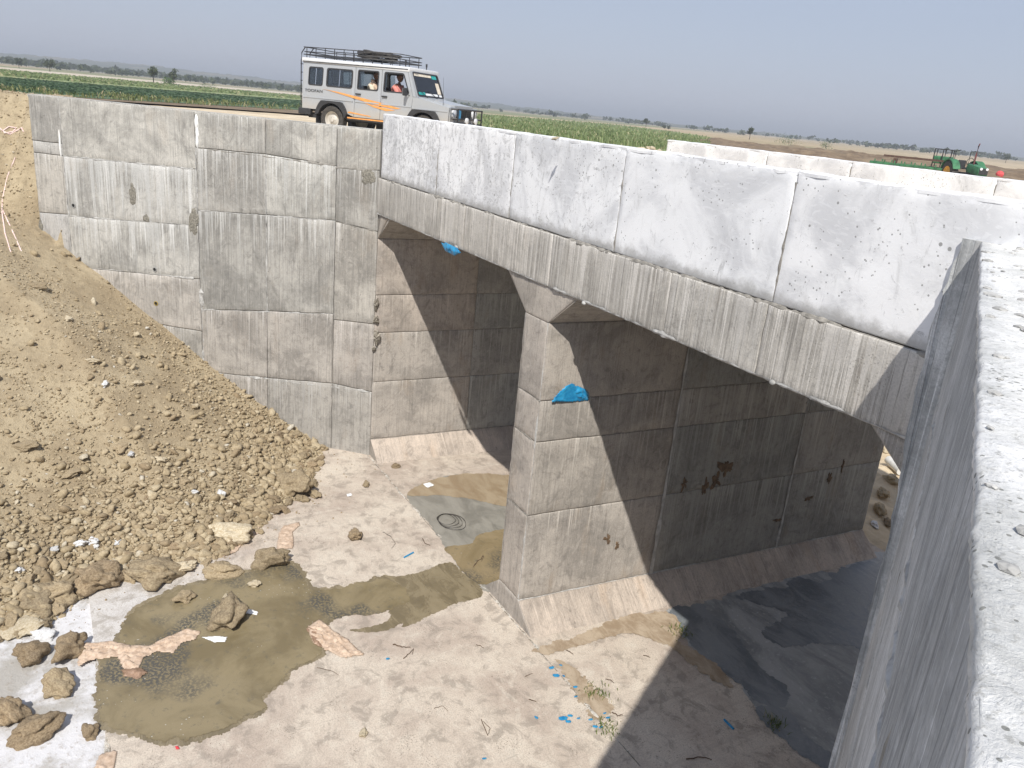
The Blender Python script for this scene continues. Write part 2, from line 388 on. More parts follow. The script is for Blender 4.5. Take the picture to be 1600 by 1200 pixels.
def ridge(name, p0, p1, nrm, mat, parent, r=.02, amp=.02, step=.05, seed=0):
    """squeezed-out mortar bead along a seam"""
    p0, p1, nrm = Vector(p0), Vector(p1), Vector(nrm); d = (p1-p0); n = max(3, int(d.length/step)); t = d.normalized(); s = nrm.cross(t)
    V = []; F = []
    for i in range(n+1):
        c = p0+d*(i/n); q = c*6+Vector((seed, 0, 0))
        k = r*max(.04, .25+1.5*noise.noise(q*.35)+.9*noise.noise(q*1.9))
        c = c+s*noise.noise(q*.7)*amp+nrm*(noise.noise(q*1.3)*amp*.3-.006)
        for a in (-1.3, -.5, .5, 1.3): V.append(c+s*a*(k*1.3+.004)+nrm*(k*(.55 if abs(a) < 1 else -.5)+noise.noise(q*2+Vector((a, 0, 0)))*k*.5))
    for i in range(n):
        for k in range(3): F.append((i*4+k, i*4+k+1, i*4+5+k, i*4+4+k))
    o = fromarr(name, V, F, mat, parent, False); return o
M_mortar = simple('mortar bead', (.40, .395, .38), .95, .25, 12, .01)
M_mortard = simple('dark seam mortar', (.25, .235, .21), .95, .3, 12, .01)

# left wing wall
wl = empty('wing_wall', WO); tag(wl, 'tall grey concrete wing wall in patched panels, left of the bridge openings, half buried by soil', 'retaining wall')
inv = Matrix.Translation(-WO)
def wl_pt(s, z, off=0): return Vector(WD*s + WN*off + Vector((0, 0, z)))
def wl_sz(u, v): p = on_plane(u, v, WO, WN)-WO; return p.dot(WD), p.z
SE = wl_sz(48, 200)[0]
solid('wall_core', [[(SE, -H-.3), (.0, -H-.3), (.0, ZW-.02), (SE, ZW-.02)]], lambda s, z: wl_pt(s, z, -.03), lambda s, z: wl_pt(s, z, -.42), M_wing, wl, (.8, .78, .75))
def wing_cols(s0, s1, seams, extra):
    for k in range(len(seams)-1):
        (la, lb), (ta, tb) = seams[k+1], seams[k]
        pr = extra.get(k, {})
        panel('concrete_panel', wl_pt(s0, la), wl_pt(s1, lb), wl_pt(s1, tb), wl_pt(s0, ta), M_wing, wl, WN, th=.05, uax=WD, tint=pr.get('t', (1, 1, 1)), leach=pr.get('l', .1)+.28)
def zz(*p): return [(wl_sz(*a)[1], wl_sz(*b)[1]) for a, b in p]
sA, sB, sC1, sC2 = wl_sz(95, 200)[0], wl_sz(306, 250)[0], wl_sz(416, 340)[0], wl_sz(524, 340)[0]
bt = (-H-.2, -H-.2)
tp = (ZW, ZW)
wing_cols(SE, sA, [tp]+zz(((50, 219), (94, 224)), ((52, 238), (94, 243)), ((56, 331), (97, 334)))+[bt], {0: dict(t=(.95, .94, .92), l=-.4), 1: dict(t=(1.02, 1.02, 1.02), l=-.3), 2: dict(t=(1, .97, .93), l=0), 3: dict(t=(.98, .98, 1), l=.1)})
wing_cols(sA, sB, [tp]+zz(((100, 244), (302, 264)), ((100, 337), (302, 352)), ((108, 416), (303, 435)), ((150, 490), (303, 516)))+[bt], {0: dict(t=(1.1, 1.09, 1.06), l=-.35), 1: dict(t=(1.04, 1.04, 1.03), l=.75), 2: dict(t=(1.02, 1.02, 1.01), l=.4), 3: dict(t=(1.04, 1.0, .97), l=.0), 4: dict(t=(.9, .88, .85), l=.2)})
z1 = zz(((307, 231), (416, 241)), ((312, 329), (416, 336)), ((316, 484), (416, 486)), ((313, 580), (416, 590)))
z2 = zz(((416, 241), (524, 259)), ((416, 336), (524, 345)), ((416, 486), (524, 491)), ((416, 590), (524, 600)))
z3 = zz(((524, 262), (590, 266)), ((524, 346), (587, 362)), ((524, 500), (580, 506)), ((524, 600), (578, 612)))
wing_cols(sB, sC1, [tp]+z1+[bt], {0: dict(t=(1.08, 1.07, 1.04), l=-.4), 1: dict(t=(.92, .91, .89), l=.45), 2: dict(t=(.84, .835, .82), l=.2), 3: dict(t=(.92, .88, .85), l=.2), 4: dict(t=(.95, .91, .88), l=.1)})
wing_cols(sC1, sC2, [tp]+z2+[bt], {0: dict(t=(1.08, 1.07, 1.04), l=-.4), 1: dict(t=(1.02, 1.02, 1.0), l=.45), 2: dict(t=(.90, .89, .87), l=.3), 3: dict(t=(.92, .88, .85), l=.2), 4: dict(t=(.85, .83, .81), l=.15)})
wing_cols(sC2, 0, [tp]+z3+[bt], {0: dict(t=(1.1, 1.09, 1.06), l=-.5), 1: dict(t=(.86, .85, .83), l=.1), 2: dict(t=(.95, .92, .88), l=0), 3: dict(t=(.95, .90, .87), l=0), 4: dict(t=(.82, .80, .78), l=.05)})
solid('coping', [[(SE-.02, ZW-.05), (-.02, ZW-.05), (-.02, ZW+.012), (SE-.02, ZW+.012)]], lambda s, z: wl_pt(s, z, -.012), lambda s, z: wl_pt(s, z, -.43), M_wing, wl, (1.1, 1.09, 1.06))
for k, (a, b, r_, mt) in enumerate([((100, 244), (302, 264), .018, M_mortar), ((100, 337), (302, 352), .014, M_mortar), ((108, 416), (303, 435), .016, M_mortar), ((307, 231), (524, 259), .018, M_mortard),
        ((312, 329), (524, 345), .014, M_mortar), ((524, 346), (587, 362), .02, M_mortard), ((316, 484), (524, 491), .016, M_mortar), ((313, 580), (578, 612), .026, M_mortar), ((524, 262), (590, 266), .015, M_mortard)]):
    (s0, q0), (s1, q1) = wl_sz(*a), wl_sz(*b); ridge('mortar_seam', wl_pt(s0, q0, .004), wl_pt(s1, q1, .004), WN, mt, wl, r_, .02, seed=k)
for k, (u, z0, z1_, r_) in enumerate([(sB, wl_sz(306, 230)[1], wl_sz(304, 330)[1], .03), (sB+.02, wl_sz(306, 380)[1], -H, .035), (sA, ZW, wl_sz(97, 420)[1], .014), (sC1, z1[0][1], z1[2][1], .01)]):
    ridge('mortar_seam', wl_pt(u, z0, .004), wl_pt(u, z1_, .004), WN, M_mortar, wl, r_, .02, seed=k+20)
# white filler in the upper joint, three blobs
M_filler = simple('white filler', (.78, .78, .76), .8, .08, 10, .01)
for (u, v, w_, h_) in [(307, 191, .05, .16), (308, 207, .045, .13), (308, 221, .04, .14), (94, 226, .025, .3)]:
    s_, z_ = wl_sz(u, v); bm = bmesh.new()
    bmesh.ops.create_icosphere(bm, subdivisions=3, radius=1)
    for x in bm.verts:
        q = x.co*1.5+Vector((u, v, 0)); k = 1+.3*noise.noise(q); x.co = wl_pt(s_+x.co.x*w_*k, z_+x.co.z*h_*k, .0+x.co.y*.025)
    fin('joint_filler', bm, M_filler, wl, True)
# rough honeycomb patches
M_honey = NT('honeycombed concrete'); _o = M_honey.obj(); _n = M_honey.noise(_o, 26, 6, .75); M_honey = M_honey.fin(M_honey.mix(M_honey.ramp(_n, .35, .65), (.13, .12, .10), (.34, .32, .27)), .95, M_honey.bump(_n, 1, .03))
def blotch(name, P, sx, sz, mat, parent, tx, nrm, th=.012, seed=0, sub=4, spk=.45):
    bm = bmesh.new(); tx = Vector(tx); nrm = Vector(nrm); ring = []
    n = 34; c = bm.verts.new(P+nrm*th)
    rs = []
    for t in range(n):
        a = 2*math.pi*t/n; k = 1+spk*noise.fractal(Vector((math.cos(a)*1.3+seed*3.3, math.sin(a)*1.3, seed)), .8, 2, 4)
        rs.append((math.cos(a)*k, math.sin(a)*k))
    prev = [c]*n
    for fr in (.35, .7, .93, 1.):
        cur = [bm.verts.new(P+tx*(x*sx*fr)+Vector((0, 0, 1))*(y*sz*fr)+nrm*((th*(1-fr**4)+noise.noise(Vector((x*fr*4+seed, y*fr*4, 0)))*th*.7) if fr < 1 else -.01)) for x, y in rs]
        for t in range(n):
            u = (t+1) % n
            if prev[0] is c: bm.faces.new((c, cur[t], cur[u]))
            else: bm.faces.new((prev[t], cur[t], cur[u], prev[u]))
        prev = cur
    return fin(name, bm, mat, parent, True)
for k, (u, v, sx, sz) in enumerate([(207, 304, .09, .24), (229, 341, .09, .09), (303, 348, .12, .30), (575, 276, .15, .17), (64, 355, .07, .2), (100, 410, .12, .06), (541, 540, .0, .0)][:6]):
    s_, z_ = wl_sz(u, v); blotch('rough_patch', wl_pt(s_, z_, .002), sx, sz, M_honey if k < 6 else M_mortar, wl, WD, WN, .014 if k < 6 else .004, k+1, spk=.45 if k < 6 else .8)
# weep holes
M_black = simple('hole dark', (.012, .012, .012), .9, 0)
M_pipe = simple('weep pipe', (.30, .30, .29), .7, .1)
M_rust = simple('weep rust', (.33, .24, .06), .8, .3, 20)
for k, (u, v) in enumerate([(115, 321), (119, 405), (242, 421), (244, 474)]):
    s_, z_ = wl_sz(u, v); bm = bmesh.new(); c = wl_pt(s_, z_, .0)
    lathe(bm, c, WN, [(.052, -.05), (.056, .014), (.040, .014), (.038, -.03)], 18); wh = fin('weep_hole', bm, M_pipe if k < 3 else M_rust, wl, True)
    bm = bmesh.new(); cyl(bm, c+WN*.003, WN, .041, .006, 18); fin('dark_bore', bm, M_black, wh)

# ------------------------------------------------------------------ the bridge
br = empty('culvert_bridge', (0, 0, -H)); tag(br, 'two-cell concrete box bridge with white parapets crossing the dug channel', 'bridge')
BI = Vector((0, 0, H))
def bp(v): return Vector(v)+BI
sh = lambda x, y, z: Vector((x+y*SK, y, z+H))
def shp(x, y, z): return sh(x, y, z)
deckx0, deckx1 = XA-.5, X3+.6
# pier profile
pier = [(X1, -H+BZ), (X1-BX, -H-.06), (X2+BX, -H-.06), (X2, -H+BZ), (X2, -B-HZ), (X2+HX, -B-.002), (X1-HX, -B-.002), (X1, -B-HZ)]
PCOL = (.96, .93, .89)
pc = solid('pier', [pier], lambda x, z: sh(x, .014, z), lambda x, z: sh(x, L-.014, z), M_pier, br, PCOL)
abl = [(XA-.5, -B), (XA-.5, -H-.06), (XA+BX, -H-.06), (XA, -H+BZ), (XA, -B-HZ), (XA+HX, -B-.002)]
solid('abutment', [abl], lambda x, z: sh(x, .012, z), lambda x, z: sh(x, L-.012, z), M_pier, br, PCOL)
abr = [(X3+.5, -B), (X3+HX*-1, -B-.002), (X3, -B-HZ), (X3, -H+BZ), (X3-BX, -H-.06), (X3+.5, -H-.06)]
solid('abutment', [abr], lambda x, z: sh(x, .012, z), lambda x, z: sh(x, L-.012, z), M_pier, br, PCOL)
solid('deck_slab', [[(deckx0, -B), (deckx1, -B), (deckx1, -A-.01), (deckx0, -A-.01)]], lambda x, z: sh(x, .01, z), lambda x, z: sh(x, L-.01, z), M_pier, br, PCOL)
YD = Vector((SK, 1, 0)).normalized()
def zx(u, v, X): p = on_plane(u, v, Vector((X, 0, 0)), Vector((1, 0, 0))); return p.y, p.z
lifts = [-B-HZ]+[zx(u, v, X2)[1] for u, v in ((839, 627), (831, 692), (822, 806))]+[-H+BZ]
liftl = [-B-HZ]+[zx(u, v, XA)[1] for u, v in ((594, 461), (590, 520), (582, 597))]+[-H+BZ]
vy = [0, zx(1022, 800, X2)[0], zx(1203, 790, X2)[0], L]
vy2 = [0, zx(742, 430, XA)[0], L]
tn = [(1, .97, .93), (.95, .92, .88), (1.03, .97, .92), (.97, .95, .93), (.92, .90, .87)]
def side(X, ls, ys, nx, M_, tints, over={}):
    nr = Vector((nx, -SK*nx, 0)).normalized()
    for k in range(len(ls)-1):
        for j in range(len(ys)-1):
            y0, y1 = (ys[j], ys[j+1])
            XX = X+nx*.014
            P = [shp(XX, y0, ls[k+1]), shp(XX, y1, ls[k+1]), shp(XX, y1, ls[k]), shp(XX, y0, ls[k])]
            if nx < 0: P = [P[1], P[0], P[3], P[2]]
            panel('concrete_panel', *P, M_, br, nr, th=.02, cell=.14, amp=.004, jit=.008, uax=YD, tint=tuple(c*k_ for c, k_ in zip(random.choice(tints), (.80, .87, .92) if j else (1, 1, 1))), leach=over.get(k, .15)+(.45 if j else .1))  # inner columns: barrel shade put into a darker, cooler tint, along with damper, greyer concrete
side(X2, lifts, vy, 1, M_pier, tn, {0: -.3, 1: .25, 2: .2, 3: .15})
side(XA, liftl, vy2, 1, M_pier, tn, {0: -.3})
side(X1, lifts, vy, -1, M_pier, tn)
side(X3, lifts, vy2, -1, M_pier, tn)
for X, (a, b) in ((X2, (1, 1)), (XA, (1, 1))):
    panel('base_haunch', shp(X+BX+.02, 0, -H-.05), shp(X+BX+.02, L, -H-.05), shp(X+.016, L, -H+BZ), shp(X+.016, 0, -H+BZ), M_pier, br, Vector((BZ, -SK*BZ, BX)).normalized(), th=.02, cell=.12, amp=.008, uax=YD, tint=(1.12, 1.02, .94), leach=-.2)
# pier front
for k in range(len(lifts)-1):
    panel('concrete_panel', shp(X1+.005, 0, lifts[k+1]), shp(X2-.005, 0, lifts[k+1]), shp(X2-.005, 0, lifts[k]), shp(X1+.005, 0, lifts[k]), M_pier, br, (0, -1, 0), th=.03, cell=.08, amp=.005, jit=.012, uax=(1, 0, 0), tint=(1.02, .98, .94), leach=.05)
panel('haunch_face', shp(X1, 0, -B-HZ), shp(X2, 0, -B-HZ), shp(X2+HX-.02, 0, -B), shp(X1-HX+.02, 0, -B), M_pier, br, (0, -1, 0), th=.03, cell=.08, uax=(1, 0, 0), tint=(1.06, 1.02, .97), leach=.1)
panel('footing_face', shp(X1-BX, 0, -H-.05), shp(X2+BX, 0, -H-.05), shp(X2, 0, -H+BZ), shp(X1, 0, -H+BZ), M_pier, br, (0, -1, 0), th=.03, cell=.08, uax=(1, 0, 0), tint=(1.0, .97, .94), leach=-.2)
panel('haunch_face', shp(XA-.02, 0, -B-HZ), shp(XA+.02, 0, -B-HZ), shp(XA+HX-.02, 0, -B), shp(XA-.02, 0, -B), M_pier, br, (0, -1, 0), th=.03, cell=.08, uax=(1, 0, 0), tint=(1.1, 1.06, 1.0), leach=0)
panel('haunch_face', shp(X3-HX+.02, 0, -B), shp(X3+.3, 0, -B), shp(X3+.3, 0, -B-HZ), shp(X3, 0, -B-HZ), M_pier, br, (0, -1, 0), th=.03, cell=.08, uax=(1, 0, 0), tint=(.9, .9, .9), leach=0)
for k, z in enumerate(lifts[1:-1]):
    ridge('mortar_seam', shp(X2+.003, 0, z), shp(X2+.003, L, z), (1, 0, 0), M_mortard, br, .012, .02, seed=k*3)
    ridge('mortar_seam', shp(X1, -.003, z+.01), shp(X2, -.003, z-.01), (0, -1, 0), M_mortard, br, .014, .02, seed=k*3+50)
for k, z in enumerate(liftl[1:]): ridge('mortar_seam', shp(XA+.003, 0, z), shp(XA+.003, L, z), (1, 0, 0), M_mortard, br, .012, .02, seed=k*5)
ridge('mortar_seam', shp(X2+.01, 0, lifts[-1]), shp(X2+.01, L, lifts[-1]), Vector((1, 0, 1)).normalized(), M_mortar, br, .018, .012, seed=70)
for y in vy[1:3]: ridge('mortar_seam', shp(X2+.003, y, lifts[0]), shp(X2+.003, y, lifts[-1]), (1, 0, 0), M_mortar, br, .03, .01, seed=int(y*9))
# grout strips and rust-brown stains on the pier side
M_grout = simple('pale grout', (.42, .42, .41), .92, .2, 9, .006)
for y, w_ in ((vy[1], .085), (vy[2], .05)):
    bm = bmesh.new(); n = 60; q_ = []
    for i in range(n+1):
        z_ = lifts[0]+(lifts[-1]-lifts[0])*i/n; w2 = w_*(.75+.7*noise.noise(Vector((y*3, 0, z_*3))))*(.3+.9*i/n)
        q_.append([bm.verts.new(shp(X2+.024, y-w2*.5+.02*noise.noise(Vector((3, y, z_*4))), z_)), bm.verts.new(shp(X2+.024, y+w2*.5+.02*noise.noise(Vector((9, y, z_*4))), z_))])
    for a, b in zip(q_, q_[1:]): bm.faces.new((a[0], a[1], b[1], b[0]))
    fin('grout_strip', bm, M_grout, br)
M_stain = simple('rusty stain', (.13, .085, .05), .9, .4, 14)
for k, (u, v, a, b) in enumerate([(1120, 722, .13, .13), (1105, 742, .09, .12), (1088, 755, .05, .14), (1058, 748, .06, .10), (1270, 735, .05, .10), (1240, 765, .10, .05), (1290, 712, .03, .12), (944, 838, .06, .07), (958, 846, .03, .08), (1195, 800, .10, .03)]):
    P = on_plane(u, v, Vector((X2, 0, 0)), Vector((1, 0, 0))); blotch('stain', P+BI+Vector((.022+P.y*SK, 0, 0)), a, b, M_stain, br, (0, 1, 0), (1, 0, 0), .003, k+60, spk=1.3)
# chipped pier arrises
ridge('mortar_seam', shp(X2, .004, lifts[0]), shp(X2, .004, lifts[-1]), Vector((1, -1, 0)).normalized(), M_mortar, br, .010, .008, .07, 5)
ridge('mortar_seam', shp(X1, .004, lifts[0]), shp(X1, .004, lifts[-1]), Vector((-1, -1, 0)).normalized(), M_mortar, br, .010, .008, .07, 6)
# fascia
fx = [deckx0+.38]+[on_plane(u, v, Vector((0, 0, 0)), Vector((0, 1, 0))).x for u, v in ((678, 340), (727, 360), (862, 410), (1045, 480), (1188, 550))]+[X3+.3]
for k in range(len(fx)-1):
    panel('fascia_panel', shp(fx[k], -.028, -B), shp(fx[k+1], -.028, -B), shp(fx[k+1], -.028, -A-.012), shp(fx[k], -.028, -A-.012), M_fascia, br, (0, -1, 0), th=.04, cell=.09, amp=.004, jit=.006, gap=.001, uax=(1, 0, 0), tint=random.choice([(1, .99, .97), (1.04, 1.02, .99), (.97, .955, .93)]), leach=.75)
# parapets
def parapet(name, label, y0, y1, x0, joints, x1, zt, zb=-A, tint=(1, 1, 1), dirty=None, par=br):
    o = empty(name, (0, 0, -H)); o.parent = par; o.location = (0, 0, 0); o['label'] = label
    solid('wall_core', [[(x0, zb), (x1, zb), (x1, zt-.012), (x0, zt-.012)]], lambda x, z: Vector((x+max(y0, 1)*0+y0*SK, y0+.03, z+H)), lambda x, z: Vector((x+y0*SK, y1-.01, z+H)), M_white, o)
    xs = [x0]+joints+[x1]
    for k in range(len(xs)-1):
        a, b = xs[k], xs[k+1]; f = lambda x, z, yy=y0: Vector((x+y0*SK, yy, z+H))
        panel('cast_panel', f(a, zb), f(b, zb), f(b, zt), f(a, zt), M_white, o, (0, -1, 0), th=.04, cell=.10, amp=.006, jit=.005, gap=.003, uax=(1, 0, 0), tint=random.choice([(1, 1, 1), (.97, .975, .98), (1.01, 1.01, 1.01)]), leach=(dirty or [.2]*20)[k]+.1)
        panel('coping', f(a, zt+.004), f(b, zt+.004), f(b, zt+.008, y1), f(a, zt+.008, y1), M_white, o, (0, 0, 1), th=.03, cell=.08, amp=.008, jit=.012, gap=.001, uax=(1, 0, 0), leach=-.5)
        if k: ridge('mortar_seam', f(a, zt-.1, y0-.002), f(a, zb+.02, y0-.002), (0, -1, 0), M_mortard, o, .016, .010, .03, k*7)
    return o
pj = [on_plane(u, v, Vector((0, 0, 0)), Vector((0, 1, 0))).x for u, v in ((684, 250), (800, 280), (968, 320), (1225, 380))]
parapet('parapet', 'near whitewashed parapet wall with patchy plaster', -.0, .26, XA+.07, pj, 15.2, 0., dirty=[.75, .5, .35, 0, 0])
ridge('mortar_seam', shp(XA+.05, -.02, -A-.01), shp(X3+.3, -.02, -A-.01), Vector((0, -1, .5)).normalized(), M_mortard, br, .020, .014, .03, 3)
ridge('mortar_seam', shp(XA+.05, -.035, -B+.01), shp(X3, -.035, -B+.01), Vector((0, -1, -.6)).normalized(), M_mortar, br, .016, .012, .04, 4)
fz = -.0379*U
fl = on_z(1045, 220, fz); fj = [on_plane(u, 240, Vector((0, L, 0)), Vector((0, 1, 0))).x-L*SK for u in (1200, 1335, 1570)]
fe = on_plane(1043, 221, Vector((0, L, 0)), Vector((0, 1, 0))).x-L*SK
parapet('parapet', 'far whitewashed parapet wall behind the near one', L, L+.26, fe, fj, 16.5, fz, -A, dirty=[0, 0, .1, .1])
# lumps of mortar hanging at the soffit edge
for k, (u, v) in enumerate([(912, 473), (1208, 597)]):
    P = on_plane(u, v, Vector((0, -.03, 0)), Vector((0, 1, 0))); bm = bmesh.new(); bmesh.ops.create_icosphere(bm, subdivisions=2, radius=.03)
    for x in bm.verts: x.co *= 1+.4*noise.noise(x.co*20+Vector((k, 0, 0))); x.co.x *= 1.4; x.co += P+BI
    fin('mortar_lump', bm, M_mortar, br, True)
# carriageway on the deck
M_sand = NT('sandy road'); _o = M_sand.mp(M_sand.pos(), (1, 1, 0)); _n = M_sand.noise(_o, .5, 8, .6); _m = M_sand.noise(_o, 9, 6, .7)
M_sand = M_sand.fin(M_sand.mix(M_sand.ramp(_m, .5, .7, 0, .4), M_sand.mix(M_sand.ramp(_n, .35, .65), (.52, .42, .29), (.68, .58, .43)), (.36, .28, .19)), .95, M_sand.bump(_m, .8, .03))
rf = solid('road_fill', [[(deckx0, .27), (deckx1, .27), (deckx1, L-.005), (deckx0, L-.005)]], lambda x, y: sh(x, y, ZG+.015), lambda x, y: sh(x, y, -A-.008), M_sand, br)

# right wing wall (the near one)
wr = empty('wing_wall', RO); tag(wr, 'shaded concrete wing wall seen end-on at the right, with a bright rough top', 'retaining wall')
def wr_pt(s, z, off=0): return RD*s+RN*off+Vector((0, 0, z))
SR = 14.
solid('wall_core', [[(.0, -H-.3), (SR, -H-.3), (SR, ZR-.03), (.0, ZR-.03)]], lambda s, z: wr_pt(s, z, -.035), lambda s, z: wr_pt(s, z, -.75), M_wing, wr)
rl = [ZR, -1.55, -2.95, -4.4, -5.9, -H-.2]; rc = [0, 2.6, 5.2, 8, 11, SR]
for k in range(5):
    for j in range(5):
        zt = rl[k]; zb = rl[k+1]
        panel('concrete_panel', wr_pt(rc[j], zb), wr_pt(rc[j+1], zb), wr_pt(rc[j+1], zt), wr_pt(rc[j], zt), M_wingr, wr, RN, th=.05, cell=.07 if k < 2 else .12, amp=.003, jit=.006, uax=RD, tint=random.choice([(1, 1, 1.01), (.93, .93, .94), (1.05, 1.04, 1.04)]), leach=.3)
for k in range(1, 5): ridge('mortar_seam', wr_pt(0, rl[k], .002), wr_pt(SR, rl[k], .002), RN, M_mortar, wr, .022, .03, .05, k*11)
for s_ in rc[1:4]: ridge('mortar_seam', wr_pt(s_, ZR-.05, .002), wr_pt(s_, -H, .002), RN, M_mortard, wr, .016, .02, .05, 3)
def topmat():
    q = NT('rough cement top'); p = q.obj(); n1 = q.noise(p, 2.2, 8, .65, .6); n2 = q.noise(p, 14, 8, .75, .8); n3 = q.noise(p, 60, 4, .7)
    col = q.mix(q.ramp(n1, .35, .6), (.56, .56, .54), (.78, .775, .76)); col = q.mix(q.ramp(n2, .56, .7, 0, .6), col, (.30, .30, .28)); col = q.mix(q.ramp(n3, .54, .64, 0, .6), col, (.36, .355, .33)); vo = q.vor(p, 38.); col = q.mix(q.math('LESS_THAN', vo['Distance'], q.math('MULTIPLY', q.ramp(q.noise(p, 5, 3), .4, .7), .3)), col, (.26, .26, .24))
    h = q.math('ADD', n2, q.math('MULTIPLY', n3, .4)); return q.fin(col, .92, q.bump(h, .9, .012))
M_top = topmat()
S0, NS, NN = 0., 420, 30
sg = np.linspace(0, 1, NS+1)**1.0*9.0; ng = np.linspace(0, 1, NN+1)*.76
SG, NG = np.meshgrid(sg, ng)
hh = .005*fbm(SG*2.2, NG*2.2, 3, 6)+.0035*fbm(SG*19, NG*19, 13, 4)-.010*np.clip(fbm(SG*3.1, NG*6, 41, 4)-.2, 0, .3)*3
ej = .010*fbm(SG*5, SG*0, 5, 6)+.006*fbm(SG*23, SG*0, 15, 3)
NGl = NG.copy(); Zt = ZR+.004+hh
NGl[0] = .012; Zt[0] = ZR-.06; NGl[1] = -.006+ej[1]*.6; Zt[1] = ZR-.035+.02*fbm(SG[1]*7, SG[1]*0, 33, 4); NGl[2] = -.003+ej[2]; Zt[2] = ZR-.008+hh[2]; NGl[3] = .006+ej[3]; Zt[3] = ZR+.003+hh[3]
X = RD.x*SG-RN.x*NGl; Y = RD.y*SG-RN.y*NGl; Z = Zt
V = np.stack([X, Y, Z], -1).reshape(-1, 3); idx = np.arange((NS+1)*(NN+1)).reshape(NN+1, NS+1)
F = np.stack([idx[:-1, :-1], idx[:-1, 1:], idx[1:, 1:], idx[1:, :-1]], -1).reshape(-1, 4)[:, ::-1]
tpm = fromarr('rough_top', V, F, M_top, wr, True)
# loose chips stuck on the top
bm = bmesh.new()
for k in range(170):
    s_ = random.uniform(0.1, 6.6); n_ = random.uniform(.02, .72)
    r_ = random.choice([.006, .009, .012, .018]) if s_ > 3.5 else random.choice([.008, .012, .02, .03])
    a = len(bm.verts); g = bmesh.ops.create_icosphere(bm, subdivisions=1, radius=r_)['verts']; q0 = random.random()*50
    for x in g: x.co *= 1+.35*noise.noise(x.co*60+Vector((q0, 0, 0))); x.co.z *= .45; x.co.x *= 1.3; x.co += wr_pt(s_, ZR+.006, -n_)
o = fin('cement_crumbs', bm, M_mortar, wr); o['kind'] = 'stuff'
# chipped head where the wing meets the parapet
_l = [(-.13, ZR), (-.18, -.9), (-.19, -1.7), (-.06, -3.), (-.03, -H)]; pts = []
for (a, b), (c, d) in zip(_l, _l[1:]):
    for k in range(12): t = k/12; pts.append((a+(c-a)*t+.022*noise.fractal(Vector((k*.37, a*9, b*1.3)), 1, 2, 3), b+(d-b)*t))
pts = [(.16, ZR), (.16, -H)][::-1]+[(.16, ZR)][:0]+pts[:1]+pts[1:]
pts = [(.16, ZR)]+[p for p in pts if p[0] < .15]+[(-.03, -H), (.16, -H)]
solid('corner_fillet', [pts], lambda x, z: Vector((x, -.045+.016*noise.fractal(Vector((x*9, 0, z*3)), 1, 2, 3), z)), lambda x, z: Vector((x, .0, z)), M_wingr, wr, (1.05, 1.05, 1.05), .2)

# ------------------------------------------------------------------ ground sheet
def axis(lo, hi, step, far):
    a = list(np.arange(lo, hi+1e-6, step)); d = step
    l, r_ = [lo], [hi]
    while r_[-1] < far: d *= 1.22; r_.append(r_[-1]+d); l.append(l[-1]-d)
    return np.array(l[:0:-1]+a+r_[1:])
gx = axis(-16, 27, .22, 7000); gy = axis(-20, 24, .22, 7000)
GX, GY = np.meshgrid(gx, gy)
def far_height(x, y):
    """gentle relief beyond the fields: swell on the left, lower land on the right"""
    dx, dy = x-CC.x, y-CC.y; D = np.hypot(dx, dy); az = np.arctan2(dx, dy)      # 0 = +y
    t = np.clip((D-150)/900, 0, 1)
    z = t*t*(2.0*fbm(x*.004, y*.004, 5, 4)) - .35*t*0
    # lower land to the right of the road
    rr = np.clip((az+.75)/.25, 0, 1)*np.clip((D-34)/14, 0, 1)*np.exp(-((D/300)**2)); z -= 1.45*rr
    return z
def ground_z(x, y):
    px_, py_ = x-WO.x, y-WO.y
    s = px_*WD.x+py_*WD.y; n = px_*WN.x+py_*WN.y
    qx, qy = x-RO.x, y-RO.y; s2 = qx*RD.x+qy*RD.y; n2 = qx*RN.x+qy*RN.y
    x0 = x-y*SK
    inside = (y >= 0) & (y <= L) & (x0 > XA-.3) & (x0 < X3+.3)
    front = (y < .02) & ((n > -.22) | (s > 0)) & ((n2 > -.25) | (s2 < 0)) & (x0 > -30)
    front &= ~((s < 0) & (n < -.22)); front &= (y > -26)
    ext = (s < SE+.3) & (n > -3.2) & (s > -15) & (y < 0)
    front = (front & ((s > SE) | (n > -3.2)) & (s > -15)) | ext
    z = np.full(x.shape, ZG) + .05*fbm(x*.5, y*.5, 1, 4) + far_height(x, y)
    back = (y > L) & (y < 40)
    zb = -H-.12 + .95*np.maximum(np.maximum(-.3-x0-.35*(y-L), x0-X3-.3-.5*(y-L)), 0) + .7*np.maximum(y-15.5, 0)+.3*fbm(x*.8, y*.8, 8, 5)
    z = np.where(back, np.minimum(z, zb), z)
    z = np.where(inside, -H-.12, z)
    z = np.where(front, -H-.10, z)
    return z
GZ = ground_z(GX, GY)
def groundmat():
    q = NT('open country'); p = q.mp(q.pos(), (1, 1, 0)); n1 = q.noise(p, .015, 7, .6, .5); n2 = q.noise(p, .35, 8, .7, .4); n3 = q.noise(p, 6, 6, .7)
    d = q.n('VectorMath', operation='DISTANCE'); q.L(p, d.inputs[0]); d.inputs[1].default_value = (CC.x, CC.y, 0); D = d.outputs['Value']
    near = q.mix(q.ramp(n2, .38, .62), (.50, .40, .27), (.64, .54, .39)); near = q.mix(q.ramp(n3, .5, .7, 0, .35), near, (.33, .25, .16))
    far = q.mix(q.ramp(n1, .42, .58), (.36, .28, .17), (.47, .37, .24)); far = q.mix(q.ramp(n2, .5, .66, 0, .6), far, (.14, .16, .07))
    n4 = q.noise(p, .004, 5, .6, 1); far = q.mix(q.ramp(n4, .5, .56, 0, .75), far, (.13, .17, .07))
    return q.fin(q.mix(q.ramp(D, 40, 70), near, far), .97, q.bump(n3, .8, .04))
M_ground = groundmat()
ny, nx_ = GX.shape; idx = np.arange(GX.size).reshape(ny, nx_)
